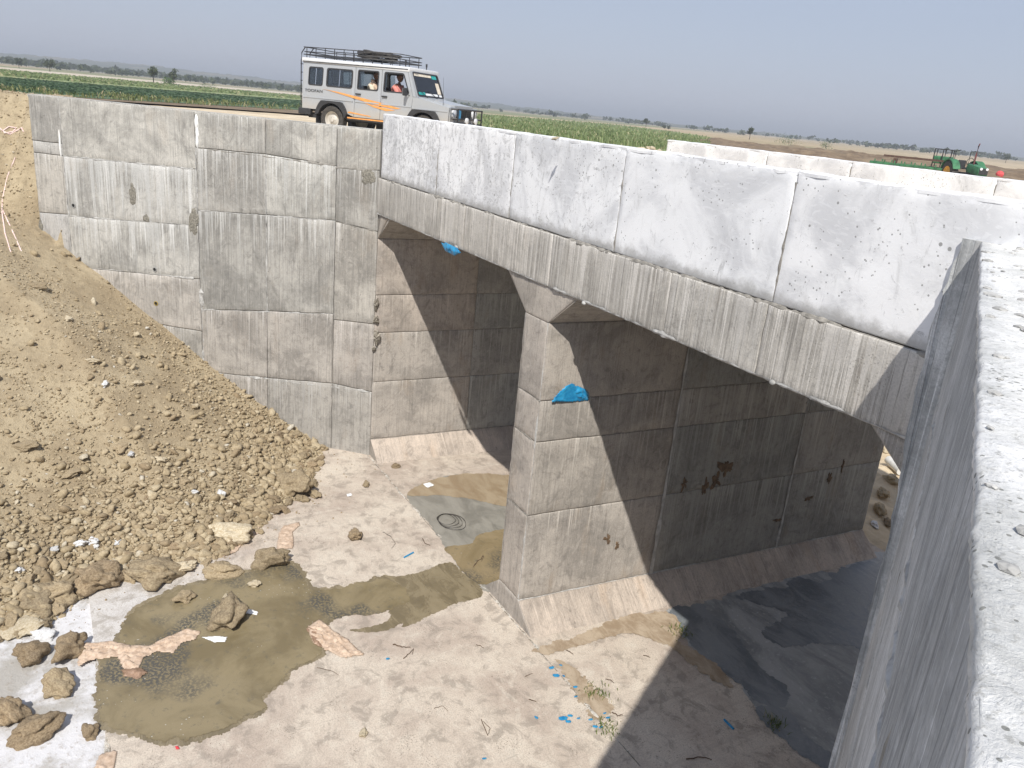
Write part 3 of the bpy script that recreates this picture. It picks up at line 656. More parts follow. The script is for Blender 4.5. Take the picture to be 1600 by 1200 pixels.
F = np.stack([idx[:-1, :-1], idx[:-1, 1:], idx[1:, 1:], idx[1:, :-1]], -1).reshape(-1, 4)
g = fromarr('ground', np.stack([GX, GY, GZ], -1), F, M_ground, None, False); tag(g, kind='structure', label='sandy earth and open plain running to the horizon')

# ------------------------------------------------------------------ channel bed
def sheet(name, loops, z, mat, label=None, cell=None, kind='structure'):
    bm = bmesh.new(); pts, tris = poly_tess(loops); vs = [bm.verts.new((p[0], p[1], z)) for p in pts]
    for t in tris:
        try: bm.faces.new([vs[i] for i in t])
        except ValueError: pass
    for f in bm.faces:
        f.normal_update()
        if f.normal.z < 0: f.normal_flip()
    me = bpy.data.meshes.new(name); bm.to_mesh(me); bm.free(); o = link(name, me, mat); tag(o, label, kind=kind); return o
def frac(pts, amp=.18, it=4, seed=0):
    rnd = random.Random(seed)
    for k in range(it):
        out = []
        for i, p in enumerate(pts):
            q = pts[(i+1) % len(pts)]; m = ((p[0]+q[0])/2, (p[1]+q[1])/2); d = math.hypot(q[0]-p[0], q[1]-p[1])
            nx, ny = -(q[1]-p[1]), q[0]-p[0]; t = rnd.uniform(-1, 1)*amp
            out += [p, (m[0]+nx*t, m[1]+ny*t) if d > .02 else m]
        pts = out
    return pts
def cat(pts, k=4):
    out = []; n = len(pts)
    for i in range(n):
        a, b, c, d = (Vector(pts[(i+j-1) % n]) for j in range(4))
        for t in (j/k for j in range(k)): v = .5*((2*b)+(c-a)*t+(2*a-5*b+4*c-d)*t*t+(3*b-a-3*c+d)*t**3); out.append((v.x, v.y))
    return out
def fl_poly(pp, seed=0, amp=.12, it=4): return frac(cat([tuple(on_floor(*p)[:2]) for p in pp]), amp*2.6, 4, seed)
YS = -4.83*U+.08
ap = solid('apron_slab', [[(-9, YS), (20, YS), (20, -.05), (-9, -.05)]], lambda x, y: Vector((x, y, -H)), lambda x, y: Vector((x, y, -H-.25)), M_apron); tag(ap, 'pale concrete apron slab in front of the bridge openings', kind='structure')
M_floor2 = M_apron
bs = solid('barrel_floor', [[(XA-.2, -.03), (X3+.2, -.03), (X3+.7, L+.4), (XA+.2, L+.4)]], lambda x, y: Vector((x, y, -H-.004)), lambda x, y: Vector((x, y, -H-.2)), M_apron); tag(bs, 'concrete floor running under the bridge', kind='structure')
lw = sheet('lower_ground', [[(-14, -26), (24, -26), (24, YS+.03), (-14, YS+.03)]], -H-.05, M_dust, 'whitish dusty ground below the edge of the apron slab')
def jointm():
    q = NT('joint grout'); n = q.noise(q.pos(), 14, 6, .8); return q.fin(q.mix(q.ramp(n, .42, .55), (.20, .17, .13), (.55, .52, .47)), .95, q.bump(n, .8, .02))
M_joint = jointm()
# joint beads on the floor
jb = ridge('joint_bead', (-.6, -.04, -H+.001), (14, -.04, -H+.001), (0, 0, 1), M_joint, None, .020, .05, .06, 3); tag(jb, 'crumbly pale mortar bead along the joint of the apron slab', kind='structure')
jb = ridge('slab_edge_bead', (-4, YS+.015, -H-.004), (12, YS+.015, -H-.004), (0, 0, 1), M_joint, None, .022, .015, .05, 9); tag(jb, 'chipped bead along the edge of the apron slab', kind='structure')
def watermat(nm, deep, shallow, ro=.07, rs=1.5, org=False):
    q = NT(nm); p = q.mp(q.pos(), (1, 1, 0)); n1 = q.noise(p, .8, 7, .65, .6); n2 = q.noise(p, 7, 8, .75, .3); n3 = q.noise(p, 24, 4, .6)
    col = q.mix(q.ramp(n1, .38, .62), deep, shallow)
    col = q.mix(q.ramp(n2, .54, .68, 0, .65), col, (.10, .095, .075))
    n5 = q.noise(p, .65, 3, .5); gr = q.ramp(n5, .52, .62); col = q.mix(q.math('MULTIPLY', gr, q.ramp(n3, .4, .55)), col, (.085, .080, .068))
    vo = q.vor(p, 13.); sp = q.math('LESS_THAN', vo['Distance'], q.math('MULTIPLY', q.ramp(q.noise(p, 1.2, 3), .45, .65), .12)); col = q.mix(sp, col, (.4, .38, .33))
    return q.fin(col, ro, q.bump(n3, .05, .004), IOR=1.33)
M_water = watermat('muddy water', (.165, .132, .075), (.245, .20, .12), .06)
M_waterb = watermat('brown water', (.20, .155, .085), (.28, .22, .13), .05)
def wetmat(nm, a, b, ro, sc=1.2, c=None):
    q = NT(nm); p = q.mp(q.pos(), (1, 1, 0)); n1 = q.noise(q.mp(p, (1, 2.2, 1)), sc, 8, .7, .8); n2 = q.noise(p, 12, 7, .75)
    col = q.mix(q.ramp(n1, .36, .62), a, b)
    if c: col = q.mix(q.ramp(n2, .55, .7, 0, .6), col, c)
    return q.fin(col, q.ramp(n1, .4, .7, ro, min(1, ro+.3)), q.bump(n2, .6, .01))
M_silt = wetmat('wet silt', (.16, .13, .08), (.25, .205, .13), .2, 1.5, (.10, .09, .07))
M_greysilt = wetmat('grey silt', (.20, .19, .165), (.29, .275, .24), .3)
M_orange = wetmat('orange silt', (.27, .20, .125), (.35, .28, .19), .35)
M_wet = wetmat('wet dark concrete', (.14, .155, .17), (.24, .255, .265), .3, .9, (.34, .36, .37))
M_damp = wetmat('damp grey concrete', (.22, .23, .23), (.38, .385, .38), .5, .8, (.66, .67, .68))
M_brsilt = wetmat('brown silt', (.28, .21, .14), (.42, .34, .25), .7, 2, (.15, .115, .075))
pud = [(203, 960), (245, 935), (300, 915), (350, 905), (395, 893), (425, 880), (450, 882), (468, 893), (480, 915), (490, 922), (540, 918), (600, 905), (640, 935), (600, 955), (520, 968), (500, 1000), (500, 1025), (455, 1045), (445, 1062), (410, 1088), (416, 1105), (380, 1122), (340, 1142), (262, 1158), (215, 1145), (168, 1135), (152, 1100), (156, 1040), (162, 1020), (190, 990)]
sheet('damp_margin', [fl_poly([(u+(u-330)*.035, v+(v-1010)*.05) for u, v in pud], 21, .13)], -H+.0022, M_silt, 'dark damp margin round the puddle')
sheet('puddle', [fl_poly(pud, 1, .13)], -H+.008, M_water, 'shallow olive brown puddle on the apron slab, left of the pier')
strip = [(560, 915), (600, 906), (660, 893), (702, 878), (722, 895), (748, 912), (754, 930), (735, 938), (690, 951), (660, 968), (628, 980), (640, 960), (600, 952), (540, 958), (500, 970), (480, 935)]
strip2 = [(545, 985), (590, 988), (628, 975), (655, 966), (700, 948), (640, 945), (610, 950), (608, 968), (575, 980)]
sheet('wet_silt', [fl_poly(strip, 2, .10)], -H+.0042, M_silt, 'band of wet dark silt running from the puddle towards the left opening')
sheet('wet_silt', [fl_poly(strip2, 3, .10)], -H+.0062, M_silt, 'thin brown silt loop under the end of the wet band')
b1 = [(636, 772), (668, 752), (720, 741), (790, 742), (830, 750), (830, 925), (765, 925), (740, 912), (722, 893), (705, 868), (695, 855), (672, 820), (650, 796)]
sheet('grey_silt', [fl_poly(b1, 4, .06, 3)], -H+.0015, M_greysilt, 'wet grey silt on the floor of the left opening')
sheet('orange_silt', [fl_poly([(636, 774), (668, 753), (720, 741), (790, 742), (830, 748), (830, 795), (780, 790), (745, 782), (690, 774)], 5, .06, 3)], -H+.005, M_orange, 'orange silt band at the edge of the grey silt')
sheet('brown_water', [fl_poly([(695, 856), (735, 850), (745, 838), (765, 832), (830, 828), (830, 930), (762, 915), (745, 912), (722, 893), (706, 870)], 6, .06, 3)], -H+.009, M_waterb, 'pale brown water pooled against the foot of the pier')
b2 = [(1040, 955), (1105, 938), (1375, 862), (1420, 900), (1380, 1220), (1300, 1200), (1255, 1170), (1210, 1135), (1165, 1085), (1152, 1062), (1105, 1040), (1065, 990)]
sheet('damp_patch', [fl_poly(b2, 7, .10)], -H+.0015, M_damp, 'damp grey floor of the right opening in the shade')
sheet('wet_patch', [fl_poly([(1040, 958), (1095, 943), (1105, 955), (1135, 975), (1165, 1010), (1185, 1040), (1230, 1075), (1225, 1105), (1180, 1095), (1155, 1068), (1110, 1038), (1068, 992)], 8, .10)], -H+.005, M_wet, 'black wet streak at the foot of the pier')
sheet('wet_patch', [fl_poly([(1150, 930), (1260, 905), (1380, 880), (1370, 1010), (1330, 1010), (1280, 1005), (1220, 1010), (1190, 985), (1230, 960), (1190, 945)], 9, .12)], -H+.0052, M_wet, 'broad wet dark area deep in the right opening')
sheet('wet_patch', [fl_poly([(1180, 1105), (1230, 1110), (1260, 1150), (1300, 1180), (1310, 1210), (1260, 1185), (1205, 1140)], 10, .12)], -H+.0054, M_wet, 'dark wet edge below the near wing wall')
sheet('brown_silt', [fl_poly([(832, 1015), (900, 995), (960, 968), (1040, 955), (1065, 985), (1045, 1008), (1010, 997), (975, 990), (925, 1003), (860, 1022), (842, 1020)], 11, .10)], -H+.0066, M_brsilt, 'drift of brown silt along the foot of the pier')
sheet('brown_silt', [fl_poly([(1040, 1000), (1075, 1010), (1120, 1040), (1145, 1075), (1110, 1060), (1070, 1030)], 12, .15)], -H+.0068, M_brsilt, 'brown crust at the edge of the wet streak')
sheet('brown_silt', [fl_poly([(868, 1030), (905, 1050), (945, 1090), (960, 1110), (925, 1125), (905, 1090), (885, 1055)], 13, .2)], -H+.0064, M_brsilt, 'brown silt patch beside the slab joint with the grass')

# ------------------------------------------------------------------ soil heap
toe = [tuple(on_floor(*p)[:2]) for p in [(1100, 640), (505, 694), (482, 760), (418, 812), (345, 872), (215, 893), (130, 925), (62, 975), (-60, 1005), (-300, 1040), (-700, 1090)]]
toe[0] = (toe[1][0]+2.2, toe[1][1]+3.0)
def sdist(x, y):
    best = np.full(x.shape, 1e9); ins = np.zeros(x.shape, bool)
    pg = toe+[(-40, -40), (-40, 12)]
    for (ax, ay), (bx, by) in zip(pg, pg[1:]+pg[:1]):
        if ay != by: ins ^= ((ay > y) != (by > y)) & (x < (bx-ax)*(y-ay)/(by-ay)+ax)
    for (ax, ay), (bx, by) in zip(toe, toe[1:]):
        dx, dy = bx-ax, by-ay; t = np.clip(((x-ax)*dx+(y-ay)*dy)/(dx*dx+dy*dy), 0, 1)
        best = np.minimum(best, np.hypot(x-ax-t*dx, y-ay-t*dy))
    return best, np.where(ins, 1., -1.)
SGN = 1.
CAP = -.40
def heap_z(x, y, det=True):
    d, s = sdist(x, y); d = d*s*SGN
    px_, py_ = x-WO.x, y-WO.y; sw = px_*WD.x+py_*WD.y; nw = px_*WN.x+py_*WN.y
    z = -H-.02+np.where(d > 0, .615*d-.16*(1-np.exp(-d/.6)), d*.9)
    z = z+.10*fbm(x*.7, y*.7, 11, 3)*np.clip(d/1.5, 0, 1)
    # cut bank beyond the end of the wing wall
    nb = np.maximum(-nw+.05+.45*fbm(sw*1.3, z*1.3, 4, 5), 0)*(sw < SE+.6)
    z = z+nb*2.0+.12*fbm(x*2.2, y*2.2, 44, 4)*(nw < .3)*(sw < SE+.3)
    cap = CAP+.10*fbm(x*.9, y*.9, 2, 4)-.25*np.clip((-nw-1.6)/1.2, 0, 1)
    z = np.minimum(z, cap)
    if det: z = z+.030*fbm(x*4, y*4, 21, 5)*np.clip(d*3, 0, 1)+.018*fbm(x*14, y*14, 23, 3)*np.clip(2.6-d, 0.35, 1.6)
    return z
n_s, n_n = 300, 240
ss = np.linspace(-14, 1.2, n_s); nn = np.linspace(-3.4, 12, n_n)
SS, NNn = np.meshgrid(ss, nn)
HXg = WO.x+WD.x*SS+WN.x*NNn; HYg = WO.y+WD.y*SS+WN.y*NNn; HZg = heap_z(HXg, HYg)
idx = np.arange(SS.size).reshape(n_n, n_s); F = np.stack([idx[:-1, :-1], idx[:-1, 1:], idx[1:, 1:], idx[1:, :-1]], -1).reshape(-1, 4)
keep = ~((SS > SE+.15) & (NNn < -.2)) & (HZg > -H-.15)
F = F[keep.ravel()[F].all(1)]
hp = fromarr('soil_slope', np.stack([HXg, HYg, HZg], -1), F, M_soil, None, True); tag(hp, 'steep slope of loose brown soil and gravel against the left wing wall', kind='structure')
# stone prototypes
def rock_mesh(seed, sub, amp=.35, flat=.75):
    bm = bmesh.new(); bmesh.ops.create_icosphere(bm, subdivisions=sub, radius=1)
    o = Vector((seed*7.7, seed*3.1, 0))
    for v in bm.verts:
        k = 1+amp*noise.fractal(v.co*.9+o, .9, 2, 3)*1.4+.10*noise.noise(v.co*3+o)
        v.co = Vector((v.co.x*k*1.15, v.co.y*k*.95, v.co.z*k*flat))
    bm.normal_update(); V = np.array([v.co[:] for v in bm.verts]); F = np.array([[v.index for v in f.verts] for f in bm.faces]); bm.free(); return V, F
P1 = [rock_mesh(i, 1) for i in range(6)]; P2 = [rock_mesh(i+10, 2) for i in range(6)]
def scatter(name, P, xs, ys, zs, rs, mat, label, seed=0, smooth=True, tone=None, parent=None):
    rng = np.random.default_rng(seed); VV = []; FF = []; T = []; off = 0
    for k, (x, y, z, r) in enumerate(zip(xs, ys, zs, rs)):
        V, F = P[int(rng.integers(len(P)))]; a, b = rng.uniform(0, 6.28), rng.uniform(-.9, .9)
        ca, sa, cb, sb = math.cos(a), math.sin(a), math.cos(b), math.sin(b)
        M_ = np.array([[ca, -sa, 0], [sa, ca, 0], [0, 0, 1]])@np.array([[cb, 0, sb], [0, 1, 0], [-sb, 0, cb]])
        sc = np.array([1, rng.uniform(.65, 1.0), rng.uniform(.6, 1.0)])*r
        VV.append((V*sc)@M_.T+[x, y, z+r*.15]); FF.append(F+off); off += len(V)
        T.append(np.full(len(V), (rng.beta(2.2, 2.6) if tone is None else tone)))
    o = fromarr(name, np.concatenate(VV), np.concatenate(FF), mat, parent, smooth)
    at = o.data.attributes.new('tone', 'FLOAT', 'POINT'); at.data.foreach_set('value', np.concatenate(T).astype(np.float32))
    o['kind'] = 'stuff'; o['label'] = label; return o
rng = np.random.default_rng(5)
def cand(n):
    s = rng.uniform(-11, .6, n); q = rng.uniform(-.1, 9.5, n); x = WO.x+WD.x*s+WN.x*q; y = WO.y+WD.y*s+WN.y*q
    d, sg_ = sdist(x, y); d = d*sg_*SGN; return x, y, d, s, q
x, y, d, s, q = cand(90000)
pr = np.where(d < -.0, .0, np.clip(.20+.9*np.exp(-d/1.6)+.55*np.clip(fbm(x*.9, y*.9, 31, 4)*2, -.3, 1), .05, 1))
k = rng.random(len(x)) < pr*.42; x, y, d = x[k][:26000], y[k][:26000], d[k][:26000]
r = (.010+.012*rng.random(len(x))+.020*rng.random(len(x))**3)*(1+1.1*np.exp(-d/1.3))
scatter('gravel', P1, x, y, heap_z(x, y), r, M_gravel, 'small brown gravel spread over the soil slope', 1, False)
x, y, d, s, q = cand(36000); pr = np.where(d < -.12, 0, np.clip(1.0*np.exp(-np.maximum(d, 0)/1.15), 0, 1)); k = rng.random(len(x)) < pr; x, y, d = x[k][:5200], y[k][:5200], d[k][:5200]
r = (.022+.04*rng.random(len(x))**2)*(1+.45*np.exp(-np.maximum(d, 0)/.8))
scatter('rubble', P1, x, y, heap_z(x, y)+.008, r, M_gravel, 'packed fist-sized brown clods on the lower soil slope', 2, True)
x, y, d, s, q = cand(20000); k = (d > .1) & (rng.random(len(x)) < np.clip(.85*np.exp(-d/1.25)+.006, 0, 1)); x, y, d = x[k][:2000], y[k][:2000], d[k][:2000]
scatter('rubble', P2, x, y, heap_z(x, y)+.015, (.03+.07*rng.random(len(x))**2.2)*(1+.5*np.exp(-d/.7)), M_gravel, 'larger rounded clods among the gravel at the heap foot', 3, True)
rg_ = np.random.default_rng(9); sb = rg_.uniform(-13, SE-.1, 2600); nb_ = rg_.uniform(-2.4, .6, 2600); x, y = WO.x+WD.x*sb+WN.x*nb_, WO.y+WD.y*sb+WN.y*nb_
scatter('gravel', P1, x, y, heap_z(x, y), .012+.03*rg_.random(2600)**3, M_gravel, 'small stones in the cut bank at the far left', 6, False)
# crumbs over the lower dusty ground and apron near the heap
x, y, d, s, q = cand(14000); k = (d < .05) & (d > -2.2) & (rng.random(len(x)) < .5*np.exp(d/.5)); x, y, d = x[k], y[k], d[k]
scatter('soil_crumbs', P1, x, y, np.where(y < YS, -H-.05, -H)+.0, .006+.018*rng.random(len(x))**3, M_gravel, 'scattered soil crumbs on the slab at the foot of the heap', 4, True, .15)
# countable clods packed at the toe
clods = [rock_mesh(40+i, 4, .42, .8) for i in range(5)]
def clod_mesh(i, mat):
    V, F = clods[i]; V = V.copy()
    for k_ in range(len(V)):
        v = Vector(V[k_]); V[k_] = v*(1+.10*noise.fractal(v*3.2+Vector((i*9, 0, 0)), .7, 2, 4))
    me = bpy.data.meshes.new('clod'); me.from_pydata([tuple(v) for v in V], [], [tuple(map(int, f)) for f in F])
    for p in me.polygons: p.use_smooth = True
    me.materials.append(mat); return me
CM = {(i, n): clod_mesh(i, m) for i in range(5) for n, m in (('clod', M_clod), ('brown', M_brown), ('cream', M_cream), ('white', M_stone))}
def place_rock(u, v, wpx, label, kind='clod', i=0, name='earth_clod', cat='clod', z=None, flat=.8, asp=1., on_heap=False, group=None):
    zz_ = -H if z is None else z
    P = on_z(u, v, zz_)
    if P.y < YS and z is None: P = on_z(u, v, -H-.05)
    if on_heap:
        for it in range(30):
            hz = float(heap_z(np.array([P.x]), np.array([P.y]), False)[0]); P = on_z(u, v, (hz+P.z)/2)
    r = wpx*.5*(P-CC).length/FPX
    o = bpy.data.objects.new(name, CM[(i % 5, kind)]); COL.objects.link(o)
    o.scale = (r, r*asp, r*flat); o.rotation_euler = (random.uniform(-.3, .3), random.uniform(-.3, .3), random.uniform(0, 6.28)); o.location = P+Vector((0, 0, r*flat*.55))
    tag(o, label, cat, group); return o
rocks = [
 (357, 972, 56, 'big rounded tan clod standing in the middle of the brown puddle', 'clod', 2, .75), (423, 882, 46, 'knobbly grey-brown clod on the upper rim of the puddle', 'clod', 1, .8),
 (155, 912, 56, 'long dark brown clod lying across the edge of the apron slab', 'brown', 2, .75), (288, 938, 22, 'small tan clod on the left rim of the puddle', 'clod', 3, .8),
 (399, 915, 15, 'small pale pointed stone standing in the puddle', 'cream', 0, .9), (285, 891, 33, 'cream coloured flat rock on the white dusty slab', 'cream', 1, .5),
 (347, 896, 40, 'low crumbly clod between the heap and the puddle', 'clod', 4, .55), (362, 842, 58, 'broad angular tan boulder at the foot of the heap by the peach rag', 'cream', 2, .6),
 (458, 768, 54, 'big dark clod at the right-hand tip of the heap', 'clod', 3, .75), (493, 776, 20, 'small clod just right of the big clod at the tip of the heap', 'clod', 0, .8),
 (477, 783, 13, 'pebble sized clod below the tip of the heap', 'clod', 1, .8), (555, 841, 24, 'lone round brown clod in the open middle of the apron', 'brown', 2, .85),
 (572, 759, 12, 'little dark clod on the slab below the wing wall corner', 'clod', 3, .8), (618, 730, 10, 'small round clod in front of the left opening', 'brown', 4, .9),
 (52, 1028, 38, 'dark brown clod on the dusty ground, left of its neighbour by the slab edge', 'brown', 1, .8), (110, 1023, 38, 'tall dark brown clod touching the outside of the slab edge', 'brown', 3, 1.),
 (92, 1078, 42, 'round tan clod alone on the white dust', 'clod', 2, .7), (16, 1122, 48, 'brown clod cut by the left border of the view', 'brown', 0, .85),
 (54, 1148, 48, 'long low brown clod pointing at the slab edge', 'brown', 4, .65), (141, 1148, 22, 'small brown clod against the slab edge joint', 'brown', 1, .9),
 (24, 985, 48, 'flat yellowish slab-like rock left of the slab edge', 'cream', 3, .35), (48, 950, 56, 'large brown clod in the low left corner of the heap', 'clod', 4, .7),
 (84, 938, 48, 'blocky brown clod beside the large one in the low left heap corner', 'clod', 2, .8), (240, 905, 60, 'wide clod overhanging the white dust under the heap', 'clod', 0, .7),
 (70, 996, 26, 'greyish stone between two dark clods on the dusty ground', 'white', 2, .6), (352, 935, 10, 'tiny tan pebble in the puddle', 'cream', 3, .8), (568, 1148, 14, 'pale pebble near the lower middle of the slab', 'cream', 2, .7)]
for u, v, wp, lb, kd, i, fl_ in rocks: place_rock(u, v, wp, lb, kd, i, flat=fl_, asp=random.uniform(.75, 1), name='earth_clod' if kd in ('clod', 'brown') else 'rock', cat='clod' if kd in ('clod', 'brown') else 'rock')
for u, v, wp, lb in [(126, 852, 17, 'left stone of the pair of white stones on the lower heap'), (146, 850, 19, 'right stone of the pair of white stones on the lower heap'), (84, 861, 13, 'small white stone left of the white pair'), (184, 849, 13, 'small bluish white stone right of the white pair'), (31, 893, 14, 'white stone at the lower left of the heap'), (205, 712, 12, 'pale grey stone in the gravel of the middle heap'), (345, 773, 14, 'pale stone high in the clods near the heap tip'), (164, 602, 11, 'pale grey chip high on the smooth soil slope'), (303, 770, 10, 'light chip among clods in the middle of the heap')]:
    place_rock(u, v, wp, lb, 'white', random.randrange(5), 'white_stone', 'stone', None, .7, .7, True)
for k, (u, v, wp) in enumerate([(147, 566, 17), (190, 702, 22), (107, 500, 14), (40, 700, 24), (216, 600, 16), (112, 742, 22), (250, 720, 16), (60, 450, 22)]):
    place_rock(u, v, wp, ['flat brown stone jutting from the upper smooth slope', 'broad tan stone on the mid slope', 'small flat stone near the wing wall on the slope', 'tan rock near the left border of the slope', 'pale brown stone on the right flank of the slope', 'rounded stone above the packed clods', 'tan stone right of the slope centre', 'flat rock below the cut bank'][k], 'clod' if k % 2 else 'cream', k, 'rock', 'rock', None, .5, .7, True)
rnd = random.Random(3); npl = 0; taken = []
while npl < 150:
    s_ = rnd.uniform(-9.5, 0); q_ = rnd.uniform(0, 9); x_, y_ = WO.x+WD.x*s_+WN.x*q_, WO.y+WD.y*s_+WN.y*q_
    d_, sg2 = sdist(np.array([x_]), np.array([y_])); d_ = float(d_[0]*sg2[0]*SGN)
    if not (-.12 < d_ < 1.5) or rnd.random() > math.exp(-max(d_, 0)/.55): continue
    if y_ > -1.5 and rnd.random() < .7: continue
    r_ = rnd.uniform(.06, .13)*(1.15-.3*max(d_, 0))
    if any((x_-a)**2+(y_-b)**2 < (.75*(r_+c))**2 for a, b, c in taken): continue
    taken.append((x_, y_, r_)); npl += 1
    o = bpy.data.objects.new('earth_clod', CM[(rnd.randrange(5), rnd.choice(['clod', 'clod', 'clod', 'brown']))]); COL.objects.link(o)
    hz = float(heap_z(np.array([x_]), np.array([y_]), False)[0]); o.location = (x_, y_, max(hz, -H-.03)+r_*.35); o.scale = (r_, r_*rnd.uniform(.75, 1), r_*rnd.uniform(.65, .95)); o.rotation_euler = (rnd.uniform(-.5, .5), rnd.uniform(-.5, .5), rnd.uniform(0, 6.28))
    tag(o, 'rough brown clod packed among others along the foot of the soil slope', 'clod', 'clods packed along the foot of the soil slope')
# rubble seen through the far end of the right opening
def march(u, v, fn, t0=3, t1=40, n=800):
    d = ray(u, v).normalized(); ts = np.linspace(t0, t1, n); X_ = CC.x+d.x*ts; Y_ = CC.y+d.y*ts; Z_ = CC.z+d.z*ts
    h = fn(X_, Y_); k = np.argmax(Z_ < h); return CC+d*float(ts[k]) if (Z_ < h).any() else None
hz_fn = lambda x, y: heap_z(x, y, False)

# ------------------------------------------------------------------ rags, plastic, paper
def cloth(name, pp, label, cat, mat, p0=None, nrm=(0, 0, 1), cell=.022, amp=.05, lift=.012, fold=(5, 1.2), seed=0, group=None, th=.004):
    """crumpled sheet over an outline on a plane; rises in folds and comes down at its hem"""
    nrm = Vector(nrm).normalized(); p0 = Vector(p0) if p0 is not None else Vector((0, 0, -H))
    P = [on_plane(u, v, p0, nrm) for u, v in pp]; c = sum(P, Vector())/len(P)
    a = (P[len(P)//2]-P[0]); a = (a-nrm*a.dot(nrm)).normalized(); b = nrm.cross(a)
    Q = frac([((p-c).dot(a), (p-c).dot(b)) for p in P], .05, 2, seed); Qa = np.array(Q)
    x0, y0 = Qa.min(0)-.02; x1, y1 = Qa.max(0)+.02; nx = int((x1-x0)/cell)+2; ny = int((y1-y0)/cell)+2
    X_, Y_ = np.meshgrid(np.linspace(x0, x1, nx), np.linspace(y0, y1, ny)); ins = np.zeros(X_.shape, bool); best = np.full(X_.shape, 9.)
    for (ax, ay), (bx, by) in zip(Q, Q[1:]+Q[:1]):
        if ay != by: ins ^= ((ay > Y_) != (by > Y_)) & (X_ < (bx-ax)*(Y_-ay)/(by-ay)+ax)
        dx, dy = bx-ax, by-ay; t = np.clip(((X_-ax)*dx+(Y_-ay)*dy)/(dx*dx+dy*dy+1e-9), 0, 1); best = np.minimum(best, np.hypot(X_-ax-t*dx, Y_-ay-t*dy))
    f = fbm(X_*fold[1]+seed, Y_*fold[0]+fbm(X_*3, Y_*3, seed+5, 3)*1.5, seed, 4)
    z = lift+amp*(1-np.abs(f)*5.5).clip(0, 1)*np.clip(best*9, 0, 1)
    V = [tuple(c+a*x+b*y+nrm*zz_) for x, y, zz_ in zip(X_.ravel(), Y_.ravel(), z.ravel())]
    idx = np.arange(X_.size).reshape(X_.shape); k = ins[:-1, :-1] & ins[1:, 1:] & ins[1:, :-1] & ins[:-1, 1:]
    F = np.stack([idx[:-1, :-1], idx[:-1, 1:], idx[1:, 1:], idx[1:, :-1]], -1)[k]
    if not len(F): return None
    used = np.unique(F); mp_ = -np.ones(len(V), int); mp_[used] = np.arange(len(used)); V = np.array(V)[used]; F = mp_[F]
    o = fromarr(name, V, F, mat, None, True); m = o.modifiers.new('thick', 'SOLIDIFY'); m.thickness = th; m.offset = 1
    tag(o, label, cat, group); return o
def fabric(nm, a, b, ro=.9, sc=14):
    q = NT(nm); n1 = q.noise(q.obj(), sc, 6, .7); return q.fin(q.mix(q.ramp(n1, .35, .65), a, b), ro, q.bump(n1, .6, .01))
M_peach = fabric('peach cloth', (.40, .29, .21), (.58, .455, .35)); M_wetrag = fabric('wet brown cloth', (.20, .125, .08), (.34, .22, .15), .5)
M_blue = fabric('blue plastic', (.01, .17, .38), (.03, .30, .55), .3, 9); M_paper = fabric('white paper', (.74, .75, .76), (.85, .85, .85), .7, 20)
cloth('rag', [(126, 1006), (175, 1002), (200, 1008), (232, 1010), (262, 995), (295, 982), (316, 988), (308, 1000), (285, 1006), (272, 1022), (245, 1020), (225, 1030), (215, 1048), (190, 1046), (182, 1028), (140, 1034), (120, 1046)], 'long crumpled peach coloured rag reaching from the slab edge into the puddle', 'rag', M_peach, amp=.07, seed=3, lift=.012, fold=(11, 2.))
cloth('rag', [(186, 1046), (222, 1044), (234, 1052), (215, 1064), (192, 1058)], 'soaked brown rag bunched under the long peach rag', 'rag', M_wetrag, amp=.05, seed=4)
cloth('rag', [(480, 980), (500, 968), (520, 985), (545, 1000), (572, 1025), (540, 1030), (510, 1018), (488, 1005)], 'peach rag half soaked brown at the right rim of the puddle', 'rag', M_peach, amp=.06, seed=6, fold=(16, 3))
cloth('rag', [(476, 984), (492, 972), (498, 990), (506, 1015), (490, 1008)], 'wet brown tuft of cloth beside the half soaked rag', 'rag', M_wetrag, amp=.05, seed=8, fold=(9, 2))
cloth('rag', [(442, 822), (468, 816), (470, 822), (458, 832), (458, 858), (430, 862), (434, 840)], 'flat peach rag on the dry slab above the puddle', 'rag', M_peach, amp=.03, seed=9, fold=(10, 3))
cloth('rag', [(388, 828), (406, 820), (408, 832), (392, 842), (376, 842)], 'small peach rag caught beside the angular boulder', 'rag', M_peach, amp=.05, seed=10)
cloth('rag', [(345, 862), (380, 848), (372, 862), (348, 872)], 'shred of peach cloth under the angular boulder', 'rag', M_peach, amp=.04, seed=13)
cloth('rag', [(155, 1180), (184, 1170), (182, 1196), (172, 1215), (140, 1215)], 'peach rag at the bottom edge of the view on the slab edge', 'rag', M_peach, amp=.04, seed=11)
cloth('paper_scrap', [(312, 996), (334, 995), (356, 996), (352, 1004), (334, 1005)], 'flat white paper scrap lying in the puddle', 'paper', M_paper, amp=.012, seed=1, cell=.012)
cloth('paper_scrap', [(381, 952), (395, 954), (404, 957), (402, 963), (384, 960)], 'white carton scrap leaning beside the big clod in the puddle', 'paper', M_paper, amp=.03, seed=2, cell=.012)
cloth('paper_scrap', [(470, 712), (484, 706), (488, 698), (498, 712), (490, 714)], 'crumpled white paper at the heap toe below the wing wall', 'paper', M_paper, amp=.05, seed=3, cell=.015)
cloth('paper_scrap', [(660, 757), (672, 754), (679, 759), (668, 763)], 'little white foam piece on the rim of the orange silt', 'litter', M_paper, amp=.04, seed=5, cell=.012)
cloth('paper_scrap', [(541, 773), (549, 771), (551, 775), (543, 777)], 'small white flake on the slab left of the round clod', 'litter', M_paper, amp=.01, seed=5, cell=.01)
cloth('paper_scrap', [(273, 1167), (279, 1166), (281, 1172), (275, 1173)], 'tiny red wrapper on the slab below the puddle', 'litter', simple('red wrapper', (.6, .05, .06), .5), amp=.01, seed=5, cell=.01)
